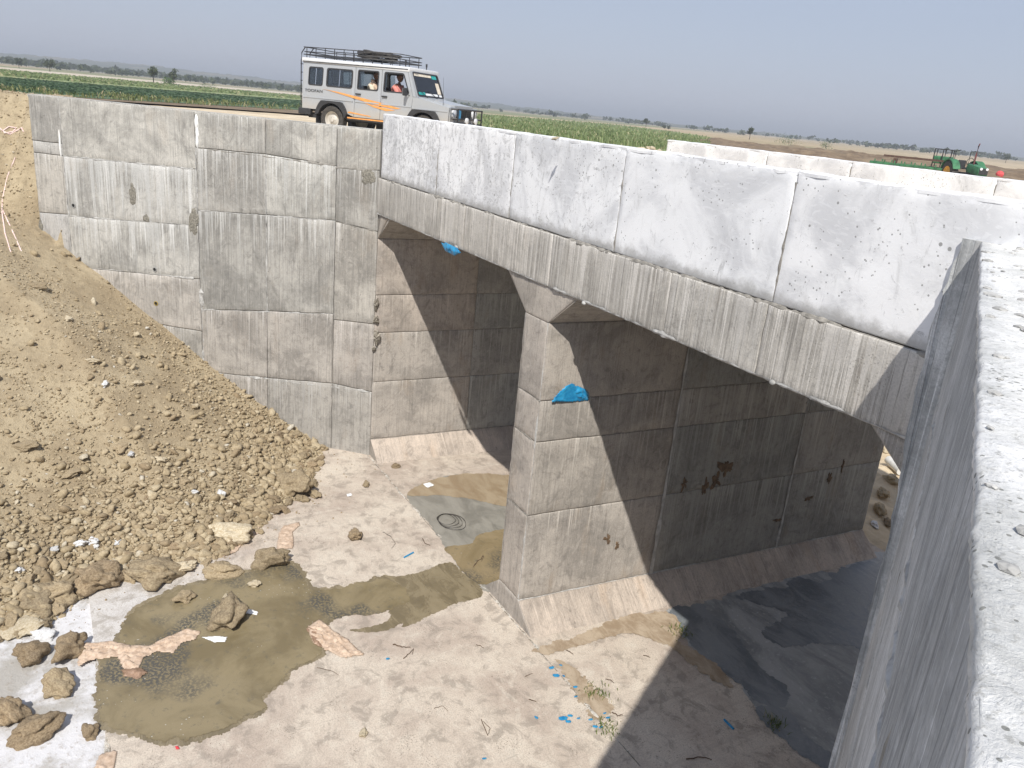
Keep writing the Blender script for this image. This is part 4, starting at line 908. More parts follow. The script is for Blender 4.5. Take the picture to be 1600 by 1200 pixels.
NX = Vector((1, 0, 0)); XP = Vector((X2+.014, 0, 0))
cloth('plastic_sheet', [(857, 628), (866, 615), (880, 602), (890, 596), (908, 603), (918, 612), (917, 625), (890, 627)], 'crumpled bright blue plastic sheet stuck on the sunlit pier side', 'plastic sheet', M_blue, XP, NX, cell=.018, amp=.05, lift=.05, seed=2, fold=(7, 5))
cloth('plastic_sheet', [(690, 379), (700, 378), (716, 386), (724, 396), (712, 401), (698, 394)], 'blue plastic hanging below the fascia over the left opening', 'plastic sheet', M_blue, (0, -.05, 0), (0, -1, 0), cell=.02, amp=.05, lift=.02, seed=4)
cloth('plastic_sheet', [(864, 508), (880, 500), (903, 489), (908, 491), (890, 502), (872, 509)], 'blue plastic strip caught in the haunch right of the pier', 'plastic sheet', M_blue, (X2+.08, 0, -B-.42), Vector((HZ, 0, -HX)).normalized(), cell=.02, amp=.03, lift=.02, seed=5)
cloth('plastic_sheet', [(1182, 596), (1200, 594), (1203, 601), (1188, 603)], 'small shaded blue plastic bit high on the pier wall inside the right opening', 'plastic sheet', M_blue, XP, NX, cell=.02, amp=.03, lift=.02, seed=6)
def tube_piece(name, a, b, r, mat, label, cat, z=.012, n=8):
    A_, B_ = on_floor(*a), on_floor(*b); bm = bmesh.new(); up = Vector((0, 0, z)); d = (B_-A_).normalized()
    tube(bm, [A_+up, A_+(B_-A_)*.12+up, B_+up], [r*.8, r, r], n); o = fin(name, bm, mat, None, True); tag(o, label, cat); return o
tube_piece('pipe_offcut', (631, 872), (646, 864), .016, M_blue, 'short blue pipe offcut on the dry slab left of the pier', 'pipe offcut')
tube_piece('pipe_offcut', (1131, 1125), (1146, 1140), .017, M_blue, 'short blue pipe offcut on the shaded slab', 'pipe offcut')
for k, (u, v, w_, lb) in enumerate([(862, 1044, 8, 'blue scrap highest along the slab joint'), (869, 1056, 10, 'largest blue scrap on the slab joint'), (881, 1057, 5, 'tiny blue scrap right of the slab joint'), (899, 1074, 7, 'blue scrap beside the grassy silt patch'), (900, 1089, 6, 'blue scrap on the joint below the grassy silt patch'),
        (838, 1122, 7, 'lone blue scrap left of the row of scraps'), (880, 1123, 13, 'long blue scrap in the middle of the row'), (891, 1119, 8, 'folded blue scrap on top of the row'), (888, 1128, 9, 'low blue scrap under the long one'), (904, 1123, 6, 'small blue scrap at the right of the row'),
        (923, 1125, 7, 'blue scrap on the joint at the row end'), (945, 1115, 6, 'blue scrap up near the shadow edge'), (950, 1122, 7, 'blue scrap nearest the shadow edge'), (930, 1136, 8, 'blue scrap at the lower end of the joint'), (939, 1137, 7, 'blue scrap beside the low grass tuft'), (606, 1030, 6, 'single blue scrap by the twigs right of the puddle'), (757, 1186, 7, 'blue scrap at the bottom of the apron'), (876, 1040, 5, 'little blue chip by the pier footing')]):
    h_ = w_*.5; a = random.uniform(-.6, .6); ca, sa = math.cos(a), math.sin(a)
    cloth('plastic_scrap', [(u+x*h_*ca*1.2-y*h_*.6*sa, v+x*h_*sa+y*h_*.6*ca) for x, y in ((-1, -.7), (.1, -1), (1, -.5), (.8, .8), (-.3, 1), (-1, .5))], lb, 'plastic scrap', M_blue, cell=.010, amp=.03, lift=.008, seed=k, group='blue plastic scraps on the apron')
# twigs, wire, grass
M_twig = simple('dry twig', (.10, .065, .04), .9, .3, 30); M_wire = simple('dark wire', (.05, .045, .04), .5, .1)
def twig(pp, label, r=.006, mat=None, name='twig', cat='twig', amp=.02):
    P = []
    for i, p in enumerate(pp[:-1]):
        for t in range(4):
            q = (p[0]+(pp[i+1][0]-p[0])*t/4, p[1]+(pp[i+1][1]-p[1])*t/4); P.append(on_floor(*q)+Vector((noise.noise(Vector((*q, 0)))*amp, noise.noise(Vector((*q, 9)))*amp, .012+abs(noise.noise(Vector((*q, 5))))*amp)))
    P.append(on_floor(*pp[-1])+Vector((0, 0, .01)))
    bm = bmesh.new(); tube(bm, P, [r*(1-.5*i/len(P)) for i in range(len(P))], 5); o = fin(name, bm, mat or M_twig, None, True); tag(o, label, cat)
twig([(614, 1008), (628, 1012), (641, 1012)], 'stubby twig right of the puddle', .010); twig([(630, 1030), (640, 1022), (646, 1014), (644, 1024)], 'curled twig under the stubby twig', .006)
twig([(744, 1008), (756, 1013)], 'short twig on the slab in front of the pier', .006); twig([(826, 1094), (838, 1097)], 'small dark stick left of the slab joint', .008); twig([(885, 1017), (896, 1023)], 'little stick below the pier footing', .007)
twig([(1005, 1025), (1016, 1028)], 'short stick close to the shadow edge', .006); twig([(956, 1114), (965, 1120), (973, 1118)], 'curved twig at the shadow edge', .008); twig([(946, 1062), (955, 1064), (959, 1068)], 'bent twig right of the grassy patch', .006)
twig([(752, 1125), (762, 1150), (766, 1140), (755, 1128)], 'long thin stalk lying low on the apron', .006); twig([(1072, 1187), (1095, 1184), (1112, 1188)], 'long dark stick on the shaded slab', .010); twig([(598, 832), (612, 840), (618, 850), (612, 858)], 'thin curled wire on the dry slab', .004, M_wire, 'wire', 'wire')
twig([(660, 842), (664, 850), (672, 853)], 'little root on the slab joint', .008); twig([(740, 886), (748, 876), (756, 870), (752, 878)], 'small dead branch standing in the brown water', .008, amp=.06)
twig([(678, 1108), (692, 1104), (700, 1112)], 'fine straw on the lower slab', .004); twig([(495, 1044), (520, 1050), (530, 1056)], 'fine stalk below the puddle rim', .004); twig([(820, 1058), (832, 1053)], 'thin splinter in the middle of the apron', .005)
bm = bmesh.new()
for k in range(4):
    c = on_floor(697+k*3, 812+k*1.5)+Vector((0, 0, .014+.004*k)); r_ = .22+.03*k
    tube(bm, [c+Vector((math.cos(a)*r_*(1+.05*k), math.sin(a)*r_*.85, .01*math.sin(a*3+k))) for a in [2*math.pi*i/36 for i in range(37)]], .005, 5, False)
tag(fin('wire_coil', bm, M_wire, None, True), 'coil of thin dark wire lying in the grey silt of the left opening', 'wire coil')
def leafmat(nm, a, b, c=None):
    q = NT(nm); at = q.n('Attribute', attribute_name='tone', attribute_type='GEOMETRY'); col = q.mix(at.outputs['Fac'], a, b)
    if c: col = q.mix(q.ramp(at.outputs['Fac'], .86, .93), col, c)
    q.fin(col, .6); q.b.inputs['Subsurface Weight'].default_value = 0
    tr = q.n('BsdfTranslucent'); q.L(col, tr.inputs[0]); mx = q.n('MixShader'); mx.inputs[0].default_value = .25
    q.L(q.b.outputs[0], mx.inputs[1]); q.L(tr.outputs[0], mx.inputs[2]); q.L(mx.outputs[0], q.out.inputs[0]); return q.m
M_grass = leafmat('grass blades', (.07, .11, .02), (.20, .24, .06), (.40, .33, .16))
def blades(name, X_, Y_, Z_, hgt, wid, mat, label, kind='stuff', seed=0, lean=.5, cat=None):
    rg = np.random.default_rng(seed); n = len(X_); a = rg.uniform(0, 6.28, n); b = rg.uniform(0, 6.28, n); le = rg.uniform(.1, 1, n)*lean*hgt
    w0 = np.stack([np.cos(a)*wid, np.sin(a)*wid, np.zeros(n)], -1)*.5; base = np.stack([X_, Y_, Z_], -1)
    l = np.stack([np.cos(b)*le, np.sin(b)*le, np.zeros(n)], -1); m = base+l*.35+np.stack([0*a, 0*a, hgt*.6], -1); t = base+l+np.stack([0*a, 0*a, hgt*rg.uniform(.7, 1.05, n)], -1)
    V = np.stack([base-w0*.6, base+w0*.6, m+w0, m-w0, t], 1).reshape(-1, 3); i0 = np.arange(n)*5
    F = np.concatenate([np.stack([i0, i0+1, i0+2], -1), np.stack([i0, i0+2, i0+3], -1), np.stack([i0+3, i0+2, i0+4], -1)])
    o = fromarr(name, V, F, mat, None, False); at = o.data.attributes.new('tone', 'FLOAT', 'POINT'); at.data.foreach_set('value', np.repeat(rg.random(n), 5).astype(np.float32))
    if kind: o['kind'] = kind
    if cat: o['category'] = cat
    o['label'] = label; return o
for k, (u, v, r_, lb) in enumerate([(1062, 987, .10, 'green grass tuft growing at the foot of the pier by the shadow'), (932, 1083, .13, 'low yellowish grass tuft in the silt patch by the joint'), (948, 1137, .10, 'sparse grass tuft at the lower end of the slab joint'), (1210, 1132, .07, 'tiny weed at the rim of the dark wet area')]):
    P = on_floor(u, v); rg = np.random.default_rng(k); n = 90; X_ = P.x+rg.normal(0, r_, n); Y_ = P.y+rg.normal(0, r_, n)
    blades('grass_tuft', X_, Y_, np.full(n, -H), rg.uniform(.03, .10, n), np.full(n, .012), M_grass, lb, 'stuff', k, 1.4)
# striped rope on the cut bank, cloth remnant in the wall corner
M_rope = NT('pink striped rope'); _w = M_rope.n('TexWave', wave_type='BANDS', bands_direction='DIAGONAL'); M_rope.L(M_rope.mp(M_rope.obj(), (1, 1, 1)), _w.inputs[0]); _w.inputs['Scale'].default_value = 22
M_rope = M_rope.fin(M_rope.mix(M_rope.ramp(_w.outputs['Fac'], .55, .8), (.78, .74, .70), (.62, .28, .24)), .8)
def rope(pp, label, r=.016, n=10):
    P = []
    for i, p in enumerate(pp[:-1]):
        for t in range(n): h = march(p[0]+(pp[i+1][0]-p[0])*t/n, p[1]+(pp[i+1][1]-p[1])*t/n, hz_fn); P.append(h) if h is not None else None
    P = [p-ray(20, 300).normalized()*(.03+.02*noise.noise(p*8)) for p in P]
    bm = bmesh.new(); tube(bm, P, r, 6); o = fin('rope', bm, M_rope, None, True); tag(o, label, 'rope', 'pink and white ropes on the cut bank')
rope([(24, 246), (12, 275), (4, 310), (3, 330)], 'upper strand of pink and white rope on the cut bank'); rope([(3, 330), (8, 365), (18, 398)], 'left lower strand of the pink and white rope'); rope([(4, 328), (20, 362), (35, 396)], 'right lower strand of the pink and white rope')
rope([(-5, 196), (8, 208), (20, 206), (26, 200), (14, 198), (4, 205), (16, 210), (34, 200), (38, 208)], 'tangle of pink and white rope high on the cut bank', .018, 5)
M_sack = fabric('dirty sackcloth', (.16, .14, .11), (.36, .33, .28), .95, 18)
sk = empty('cloth_remnant', WO+Vector((0, 0, -4.2))); tag(sk, 'dirty grey sackcloth remnant hanging in the corner between wing wall and left opening', 'cloth')
for k, (u, v, a, b) in enumerate([(589, 476, .05, .17), (589, 500, .07, .10), (590, 528, .08, .20), (586, 545, .04, .06)]):
    s_, z_ = wl_sz(u, v); blotch('fold', wl_pt(s_-.02, z_+4.2, .0), a, b, M_sack, sk, WD, WN, .07, k+30, spk=.7)

# rubble seen through the far end of the right opening
M_pipew = simple('pale pipe', (.6, .6, .58), .6, .1)
for k, (u, v, w_, kd, lb) in enumerate([(1386, 706, 18, 'cream', 'yellowish rock beyond the far end of the right opening'), (1392, 752, 22, 'cream', 'pale slab of rock beyond the far end of the right opening'), (1380, 775, 20, 'clod', 'grey boulder beyond the right opening, in the bridge shadow'), (1375, 800, 22, 'clod', 'dark boulder low beyond the right opening'), (1366, 822, 14, 'white', 'pinkish stone at the far corner of the pier'), (1388, 820, 16, 'brown', 'brown block beyond the right opening by the wing wall')]):
    P = march(u, v, lambda x, y: ground_z(x, y), 12, 45)
    if P is None: continue
    place_rock(u, v, w_, lb, kd, k, 'rock', 'rock', P.z, .7, .8)
P = march(1394, 735, lambda x, y: ground_z(x, y), 12, 45)
if P is not None:
    bm = bmesh.new(); tube(bm, [P+Vector((-.3, .2, .15)), P+Vector((.3, -.1, .12))], .11, 12); tag(fin('pipe', bm, M_pipew, None, True), 'short pale pipe lying in the sun beyond the right opening', 'pipe')
M_far = NT('far bank rubble')

# ------------------------------------------------------------------ fields and far country
def gpoly(name, pp, z, mat, label, rows=0):
    P = [on_z(u, v, z) for u, v in pp]; o = sheet(name, [[(p.x, p.y) for p in P]], z, mat, label); return o
def fieldmat(nm, a, b, c, sc=1.2):
    q = NT(nm); p = q.mp(q.pos(), (1, 1, 0)); n1 = q.noise(p, sc, 7, .7, .4); n2 = q.noise(p, .15, 4, .5); col = q.mix(q.ramp(n1, .38, .62), a, b); col = q.mix(q.ramp(n2, .5, .7, 0, .5), col, c); return q.fin(col, .95, q.bump(n1, .8, .08))
M_fd = fieldmat('dark field soil', (.06, .10, .05), (.08, .13, .06), (.11, .13, .07)); M_fl = fieldmat('light field soil', (.17, .22, .09), (.24, .28, .13), (.34, .30, .17)); M_fb = fieldmat('ploughed brown soil', (.13, .09, .055), (.22, .16, .10), (.27, .22, .14)); M_pale = fieldmat('pale dry field', (.45, .38, .28), (.58, .52, .42), (.35, .27, .18), .3)
hz = lambda u: 97+.0925*u
line = lambda dy0, dy1, u: hz(u)+dy0+(dy1-dy0)*u/480
def band(a0, a1, b0, b1, u0=-260, u1=620, n=8):
    us = [u0+(u1-u0)*i/n for i in range(n+1)]; return [(u, line(a0, a1, u)) for u in us]+[(u, line(b0, b1, u)) for u in reversed(us)]
gpoly('verge', band(46, 29, 49, 37), ZG+.075, M_fb, 'brown dirt verge between the sandy track and the dark green field')
gpoly('field', band(25, 17.5, 48, 31), ZG+.085, M_fd, 'dark green field of low crops on the left')
gpoly('field', band(12, 9, 23.5, 16), ZG+.09, M_fl, 'bright light green field behind the dark green one')
gpoly('dry_field', band(7.5, 5.5, 11.5, 8.5, -200, 600), ZG+.10, M_pale, 'pale dry field beyond the green crops')
gpoly('field', [(600, 176), (760, 180), (955, 194), (1050, 205), (1120, 216), (1110, 245), (900, 225), (700, 207), (590, 197)], ZG+.08, M_fl, 'green maize field behind the parapet')
def sample(pp, n, seed, z=ZG, mixu=.5):
    rg = np.random.default_rng(seed); pa = np.array(pp); u0, v0 = pa.min(0); u1, v1 = pa.max(0); out = []
    def inside(u, v, P):
        c = False
        for (ax, ay), (bx, by) in zip(P, P[1:]+P[:1]):
            if (ay > v) != (by > v) and u < (bx-ax)*(v-ay)/(by-ay)+ax: c = not c
        return c
    while len(out) < n:
        u, v = rg.uniform(u0, u1), rg.uniform(v0, v1)
        if inside(u, v, pp): p = on_z(u, v, z); out.append((p.x, p.y))
    return np.array(out).T
M_dk = leafmat('dark crop leaves', (.05, .095, .045), (.085, .14, .065)); M_lt = leafmat('light crop leaves', (.15, .20, .08), (.25, .30, .13), (.38, .35, .20)); M_weed = leafmat('verge weeds', (.11, .14, .04), (.25, .25, .10), (.42, .34, .2))
x, y = sample(band(25, 17.5, 48, 31), 24000, 1); rg = np.random.default_rng(1); n = len(x); D = np.hypot(x-CC.x, y-CC.y)
blades('crop_rows', x, y, np.full(n, ZG+.07), rg.uniform(.02, .08, n), .05+.0028*D, M_dk, 'low dark green crop plants', seed=1, lean=1.)
x, y = sample(band(13, 9.5, 23.5, 16), 9000, 2); n = len(x); D = np.hypot(x-CC.x, y-CC.y)
blades('crop_rows', x, y, np.full(n, ZG+.07), rg.uniform(.08, .25, n), .05+.0022*D, M_lt, 'light green crop plants in the field behind', seed=2)
x, y = sample(band(44, 28, 52, 35), 3600, 3); n = len(x); k = vn(x*.8, y*.8, 3) > -.12; x, y = x[k], y[k]; n = len(x); D = np.hypot(x-CC.x, y-CC.y)
blades('weeds', x, y, np.full(n, ZG+.05), rg.uniform(.08, .32, n), .015+.0008*D, M_weed, 'scruffy weeds along the field verge', seed=3, lean=.9)
x, y = sample([(640, 172), (760, 181), (955, 195), (1050, 208), (1110, 218), (1105, 244), (900, 224), (700, 206), (600, 196)], 26000, 4); n = len(x); D = np.hypot(x-CC.x, y-CC.y); row = np.abs(((x*.35+y*.94)/1.1) % 1-.5)
k = row > .12; x, y, D = x[k], y[k], D[k]; n = len(x)
blades('crop_rows', x, y, np.full(n, ZG+.05), rg.uniform(.12, .42, n), .02+.0010*D, M_lt, 'young maize plants standing in rows behind the parapet', seed=4, lean=.55)
# dug soil berm on the right
az = np.linspace(-.90, -.36, 260); Dd = np.linspace(52, 84, 70); AZ, DD = np.meshgrid(az, Dd)
bx_, by_ = CC.x+np.sin(AZ)*DD, CC.y+np.cos(AZ)*DD
prof = np.exp(-((DD-66)/8.)**2)*np.clip((AZ+.88)/.08, 0, 1)
_g = np.minimum(ground_z(bx_, by_), ZG)-.25; prof = np.clip(prof*1.3, 0, 1); bz_ = _g*(1-prof)+prof*(-.47+.30*fbm(bx_*.18, by_*.18, 3, 3)+.30*fbm(bx_*.7, by_*.7, 8, 5))
idx = np.arange(AZ.size).reshape(AZ.shape); F = np.stack([idx[:-1, :-1], idx[:-1, 1:], idx[1:, 1:], idx[1:, :-1]], -1).reshape(-1, 4)
tag(fromarr('soil_berm', np.stack([bx_, by_, bz_], -1), F[:, ::-1], M_fb, None, True), 'long brown berm of dug soil behind the far parapet', kind='structure')
# hills
prof_px = [(-900, 4), (-300, 7), (0, 10), (120, 11.5), (240, 13), (460, 10), (600, 8), (700, 7.5), (850, 6), (950, 3.5), (1100, 2.5), (1300, 2.5), (1500, 3), (1700, 2.5), (2300, 2)]
def az_of(u): d = ray(u, hz(u)); return math.atan2(d.x, d.y)
az = np.linspace(az_of(-900), az_of(2300), 700); u_of = np.interp(az, [az_of(p) for p in range(-900, 2301, 50)], list(range(-900, 2301, 50)))
rows = [(700, 0), (900, .2), (1100, .6), (1300, .92), (1450, 1.), (1700, .7), (2300, .0)]; V = []
for Dk, fr in rows:
    hpx = np.interp(u_of, [p[0] for p in prof_px], [p[1] for p in prof_px])
    x_, y_ = CC.x+np.sin(az)*Dk, CC.y+np.cos(az)*Dk
    zt = CC.z+hpx*1450/1257*fr+fr*(2.2*vn(u_of*.045, fr*3., 3)+1.6*vn(u_of*.22, Dk*.01, 6)+.9*np.maximum(vn(u_of*.9, Dk*.02, 7), 0)*2)
    V.append(np.stack([x_, y_, np.where(fr > 0, zt, -2.5)], -1))
V = np.concatenate(V); idx = np.arange(len(V)).reshape(len(rows), -1); F = np.stack([idx[:-1, :-1], idx[:-1, 1:], idx[1:, 1:], idx[1:, :-1]], -1).reshape(-1, 4)
q = NT('scrub covered hills'); p = q.pos(); n1 = q.noise(p, .012, 7, .65); n2 = q.noise(p, .08, 6, .7); c_ = q.mix(q.ramp(n2, .42, .58), (.05, .065, .035), (.10, .11, .06)); c_ = q.mix(q.ramp(n1, .5, .62, 0, .7), c_, (.30, .24, .16)); M_hill = q.fin(c_, .95)
tag(fromarr('hills', V, F[:, ::-1], M_hill, None, False), 'low scrub covered hills along the hazy horizon', kind='structure')
M_leaf = leafmat('tree leaves', (.03, .045, .018), (.08, .10, .035)); M_leafg = leafmat('bush leaves', (.05, .10, .025), (.12, .18, .05)); M_bark = simple('bark', (.09, .07, .05), .9, .3, 4)
def leafball(cs, n, size, seed, blob):
    rg = np.random.default_rng(seed); V = []; cs = np.array(cs); k = rg.integers(0, len(cs), n); c = cs[k]
    d = rg.normal(0, 1, (n, 3)); d /= np.linalg.norm(d, axis=1)[:, None]; p = c[:, :3]+d*(c[:, 3]*rg.random(n)**.4)[:, None]*np.array([1, 1, blob])
    a = rg.normal(0, 1, (n, 3)); a /= np.linalg.norm(a, axis=1)[:, None]; b = np.cross(a, rg.normal(0, 1, (n, 3))); b /= np.linalg.norm(b, axis=1)[:, None]; s = (size*rg.uniform(.6, 1.3, n))[:, None]
    V = np.stack([p-a*s-b*s*.5, p+a*s-b*s*.5, p+a*s*.8+b*s*.6, p-a*s*.7+b*s*.5], 1).reshape(-1, 3); return V, np.arange(n*4).reshape(-1, 4), np.repeat(rg.random(n), 4)
def tree(u, vb, hpx, wpx, D, label, seed, mat=M_leaf, cat='tree', trunk=.35):
    P = at_dist(u, vb, D); h = hpx*D/FPX; w_ = wpx*D/FPX; rg = random.Random(seed); t = empty('tree' if cat == 'tree' else 'bush', P); tag(t, label, cat)
    bm = bmesh.new(); tp_ = Vector((rg.uniform(-.05, .05)*h, 0, h*.6)); tube(bm, [Vector((0, 0, -h*.15)), Vector((0, 0, h*.2)), tp_], [h*.035, h*.028, h*.012], 7)
    cs = []
    for k in range(9):
        a = rg.uniform(0, 6.28); rr = rg.uniform(.1, .62)*w_*.5; zc = h*(trunk+.15+rg.random()*(.85-trunk-.12)); cs.append((math.cos(a)*rr, math.sin(a)*rr, zc, w_*rg.uniform(.2, .32)))
        tube(bm, [Vector((0, 0, h*.3)), Vector((math.cos(a)*rr, math.sin(a)*rr, zc))], [h*.015, h*.006], 5)
    fin('trunk', bm, M_bark, t, True); V, F, T = leafball(cs, 420, h*.055, seed, .8)
    o = fromarr('crown', V, F, mat, t); at = o.data.attributes.new('tone', 'FLOAT', 'POINT'); at.data.foreach_set('value', T.astype(np.float32))
for a in [(240, 129, 22, 19, 150, 'dark round-topped tree on the left, taller of the pair near the pale field', 1), (272, 134, 22, 14, 158, 'slender greyish tree rising behind the bright green bush', 2), (78, 112, 15, 17, 190, 'dark tree alone near the left border, beyond the fields', 4), (30, 108, 13, 11, 230, 'small hazy tree at the far left, first from the border', 5),
          (1009, 199, 13, 11, 240, 'dark tree behind the maize, left of a smaller pair', 6), (1037, 204, 9, 7, 260, 'left one of the two little trees behind the maize', 7), (1044, 205, 8, 6, 262, 'right one of the two little trees behind the maize', 8), (1171, 217, 16, 11, 170, 'lone tree standing on the tan plain left of the flat green bushes', 9), (1571, 254, 10, 9, 300, 'small dark tree at the far right behind the tractor', 10)]: tree(*a)
for a in [(266, 135, 14, 26, 140, 'bright green bush at the foot of the slender grey tree', 11), (1232, 226, 9, 50, 150, 'wide flat green bush on the plain behind the berm', 12), (1290, 232, 8, 26, 160, 'low green bush right of the wide flat one', 13), (325, 139, 6, 24, 150, 'low hazy green bush at the edge of the pale field', 14)]: tree(*a, mat=M_leafg, cat='bush', trunk=0)
# far tree belts
def belt(name, u0, u1, D0, D1, n, hm, label, seed, dens=lambda u: 1, mat=M_leaf, dv=0):
    rg = np.random.default_rng(seed); VV = []; FF = []; TT = []; off = 0
    for k in range(n):
        u = rg.uniform(u0, u1)
        if rg.random() > dens(u)*.8: continue
        D = rg.uniform(D0, D1); h = hm*rg.uniform(.5, 1.3); P = at_dist(u, hz(u), D); zb = -.9+dv*D/FPX
        cs = [(P.x+rg.normal(0, h*.5), P.y+rg.normal(0, h*.5), zb+h*rg.uniform(.35, .75), h*.42) for _ in range(3)]
        V, F, T = leafball(cs, 26, h*.26, int(rg.integers(1e6)), .8); VV.append(V); FF.append(F+off); off += len(V); TT.append(T)
    o = fromarr(name, np.concatenate(VV), np.concatenate(FF), mat); at = o.data.attributes.new('tone', 'FLOAT', 'POINT'); at.data.foreach_set('value', np.concatenate(TT).astype(np.float32)); o['kind'] = 'stuff'; o['label'] = label
belt('far_woods', 700, 1700, 420, 900, 560, 2.8, 'scattered far trees strung along the hazy plain', 1, lambda u: .25+.75*(vn(np.array([u*.02]), np.array([0.]), 4)[0] > -.1))
belt('far_scrub', -200, 760, 300, 700, 800, 2.0, 'scrub dotting the slope under the far hills', 2, dv=1.5)
belt('far_plantation', -60, 520, 420, 640, 700, 2.4, 'rows of plantation trees on the far slope', 3, dv=2)

# ------------------------------------------------------------------ people
M_skin = simple('brown skin', (.16, .085, .05), .55, .1, 20); M_hair = simple('black hair', (.012, .010, .009), .6, .2, 60)
M_pink = fabric('salmon shirt', (.62, .20, .17), (.78, .32, .27)); M_cream2 = fabric('cream kurta', (.60, .52, .40), (.74, .67, .54)); M_scarf = fabric('checked scarf', (.50, .30, .20), (.75, .66, .52), sc=30); M_trs = fabric('dark trousers', (.03, .03, .035), (.06, .06, .065))
def skin(name, verts, edges, mat, parent, root=0, sub=1):
    me = bpy.data.meshes.new(name); me.from_pydata([v[:3] for v in verts], edges, []); o = bpy.data.objects.new(name, me); COL.objects.link(o)
    sm = o.modifiers.new('s', 'SKIN'); o.modifiers.new('d', 'SUBSURF').levels = sub
    for v, d in zip(verts, me.skin_vertices[0].data): d.radius = (v[3], v[4] if len(v) > 4 else v[3])
    me.skin_vertices[0].data[root].use_root = True
    dg = bpy.context.evaluated_depsgraph_get(); m2 = bpy.data.meshes.new_from_object(o.evaluated_get(dg)); bpy.data.objects.remove(o)
    for p in m2.polygons: p.use_smooth = True
    m2.materials.clear(); return link(name, m2, mat, parent)
def person(loc, rz, label, shirt, hands, turn=0., scarf=False):
    """seated adult, hips at the origin, facing +x"""
    t = empty('person', loc, rz); tag(t, label, 'person')
    hp = [(0, 0, 0, .13, .15), (-.02, 0, .18, .12, .15), (-.02, 0, .36, .115, .17), (0, 0, .50, .085, .13), (.02, 0, .575, .05, .05), (.03, 0, .63, .05, .05)]; ed = [(i, i+1) for i in range(5)]
    for s in (-1, 1):
        h = hands[0 if s < 0 else 1]; n = len(hp); sh_ = Vector((0, s*.20, .49)); el = Vector((.10, s*.27, .24)).lerp(Vector(h), .25); h = Vector(h)
        hp += [(*sh_, .06, .06), (*el, .045, .045), (*el.lerp(h, .5), .036, .036), (*h, .026, .026)]; ed += [(3, n), (n, n+1), (n+1, n+2), (n+2, n+3)]
        d = (h-el).normalized(); pm = h+d*.05; hp.append((*pm, .03, .018)); ed.append((n+3, n+4)); side_ = d.cross(Vector((0, 0, 1))).normalized()
        for f in range(5):
            b_ = pm+side_*(.026-.0145*f) if f < 4 else h+side_*-.03*s+d*.02; ln_ = (.055, .065, .06, .048, .04)[f]; m = len(hp)
            hp += [(*(b_+d*.02), .009, .009), (*(b_+d*ln_*.7-Vector((0, 0, .012))), .008, .008), (*(b_+d*ln_-Vector((0, 0, .035))), .007, .007)]; ed += [(n+4, m), (m, m+1), (m+1, m+2)]
        n = len(hp); hp += [(.08, s*.10, -.02, .095, .09), (.26, s*.12, .0, .085, .08), (.46, s*.13, .02, .062, .062), (.50, s*.13, -.16, .055, .055), (.48, s*.13, -.38, .04, .04), (.56, s*.14, -.42, .04, .03), (.64, s*.15, -.43, .03, .02)]; ed += [(0, n)]+[(n+i, n+i+1) for i in range(6)]
    skin('body', hp, ed, M_skin, t)
    st = [(0, 0, .0, .15, .17), (-.02, 0, .18, .145, .18), (-.02, 0, .36, .135, .20), (0, 0, .50, .10, .16), (.015, 0, .55, .065, .065)]; ed = [(0, 1), (1, 2), (2, 3), (3, 4)]
    for s in (-1, 1):
        h = Vector(hands[0 if s < 0 else 1]); el = Vector((.10, s*.27, .24)).lerp(h, .25); n = len(st); st += [(0, s*.20, .49, .078, .078), (*el, .062, .062), (*el.lerp(h, .25), .056, .056)]; ed += [(3, n), (n, n+1), (n+1, n+2)]
    skin('shirt', st, ed, shirt, t)
    tr = [(0, 0, -.02, .14, .16)]; ed = []
    for s in (-1, 1): n = len(tr); tr += [(.08, s*.10, -.02, .11, .105), (.26, s*.12, .0, .10, .095), (.47, s*.13, .02, .08, .08), (.51, s*.13, -.16, .07, .07), (.49, s*.13, -.33, .06, .06)]; ed += [(0, n)]+[(n+i, n+i+1) for i in range(4)]
    skin('trousers', tr, ed, M_trs, t)
    # head
    bm = bmesh.new(); bmesh.ops.create_uvsphere(bm, u_segments=28, v_segments=20, radius=1)
    for v in bm.verts:
        x, y, z = v.co; w_ = .078*(1-.16*max(0, -z)); jaw = max(0, -z)
        px = x*.098*(1-.12*jaw); 
        if x > 0:
            px += .022*math.exp(-((y/.16)**2+((z+.02)/.20)**2)) + .010*math.exp(-((y/.35)**2+((z+.45)/.10)**2)) + .008*math.exp(-((y/.4)**2+((z+.78)/.14)**2))
            px -= .012*math.exp(-(((abs(y)-.38)/.16)**2+((z-.10)/.10)**2)); px += .006*math.exp(-((abs(y)/.6)**2+((z-.26)/.07)**2))
        v.co = Vector((px, y*w_, z*.118))
    hd = fin('head', bm, M_skin, t, True, False); hd.location = (.05, 0, .735); hd.rotation_euler.z = turn
    bm = bmesh.new()
    for s in (-1, 1):
        r = bmesh.ops.create_uvsphere(bm, u_segments=10, v_segments=8, radius=1)['verts']
        for v in r: v.co = Vector((v.co.x*.018-.005, s*(.078+v.co.y*.010), v.co.z*.032-.005))
    fin('ears', bm, M_skin, hd, True)
    M_eye = simple('eye', (.5, .48, .45), .3, .05); bm = bmesh.new()
    for s in (-1, 1):
        r = bmesh.ops.create_uvsphere(bm, u_segments=10, v_segments=8, radius=.012)['verts']
        for v in r: v.co += Vector((.084, s*.030, .012))
    fin('eyes', bm, M_eye, hd, True)
    bm = bmesh.new(); bmesh.ops.create_uvsphere(bm, u_segments=28, v_segments=18, radius=1); 
    for v in bm.verts: x, y, z = v.co; v.co = Vector((x*.106-.008, y*.086, z*.126+.004))
    bmesh.ops.delete(bm, geom=[v for v in bm.verts if v.co.z < .035+v.co.x*.55 and v.co.z < .06], context='VERTS'); fin('hair', bm, M_hair, hd, True)
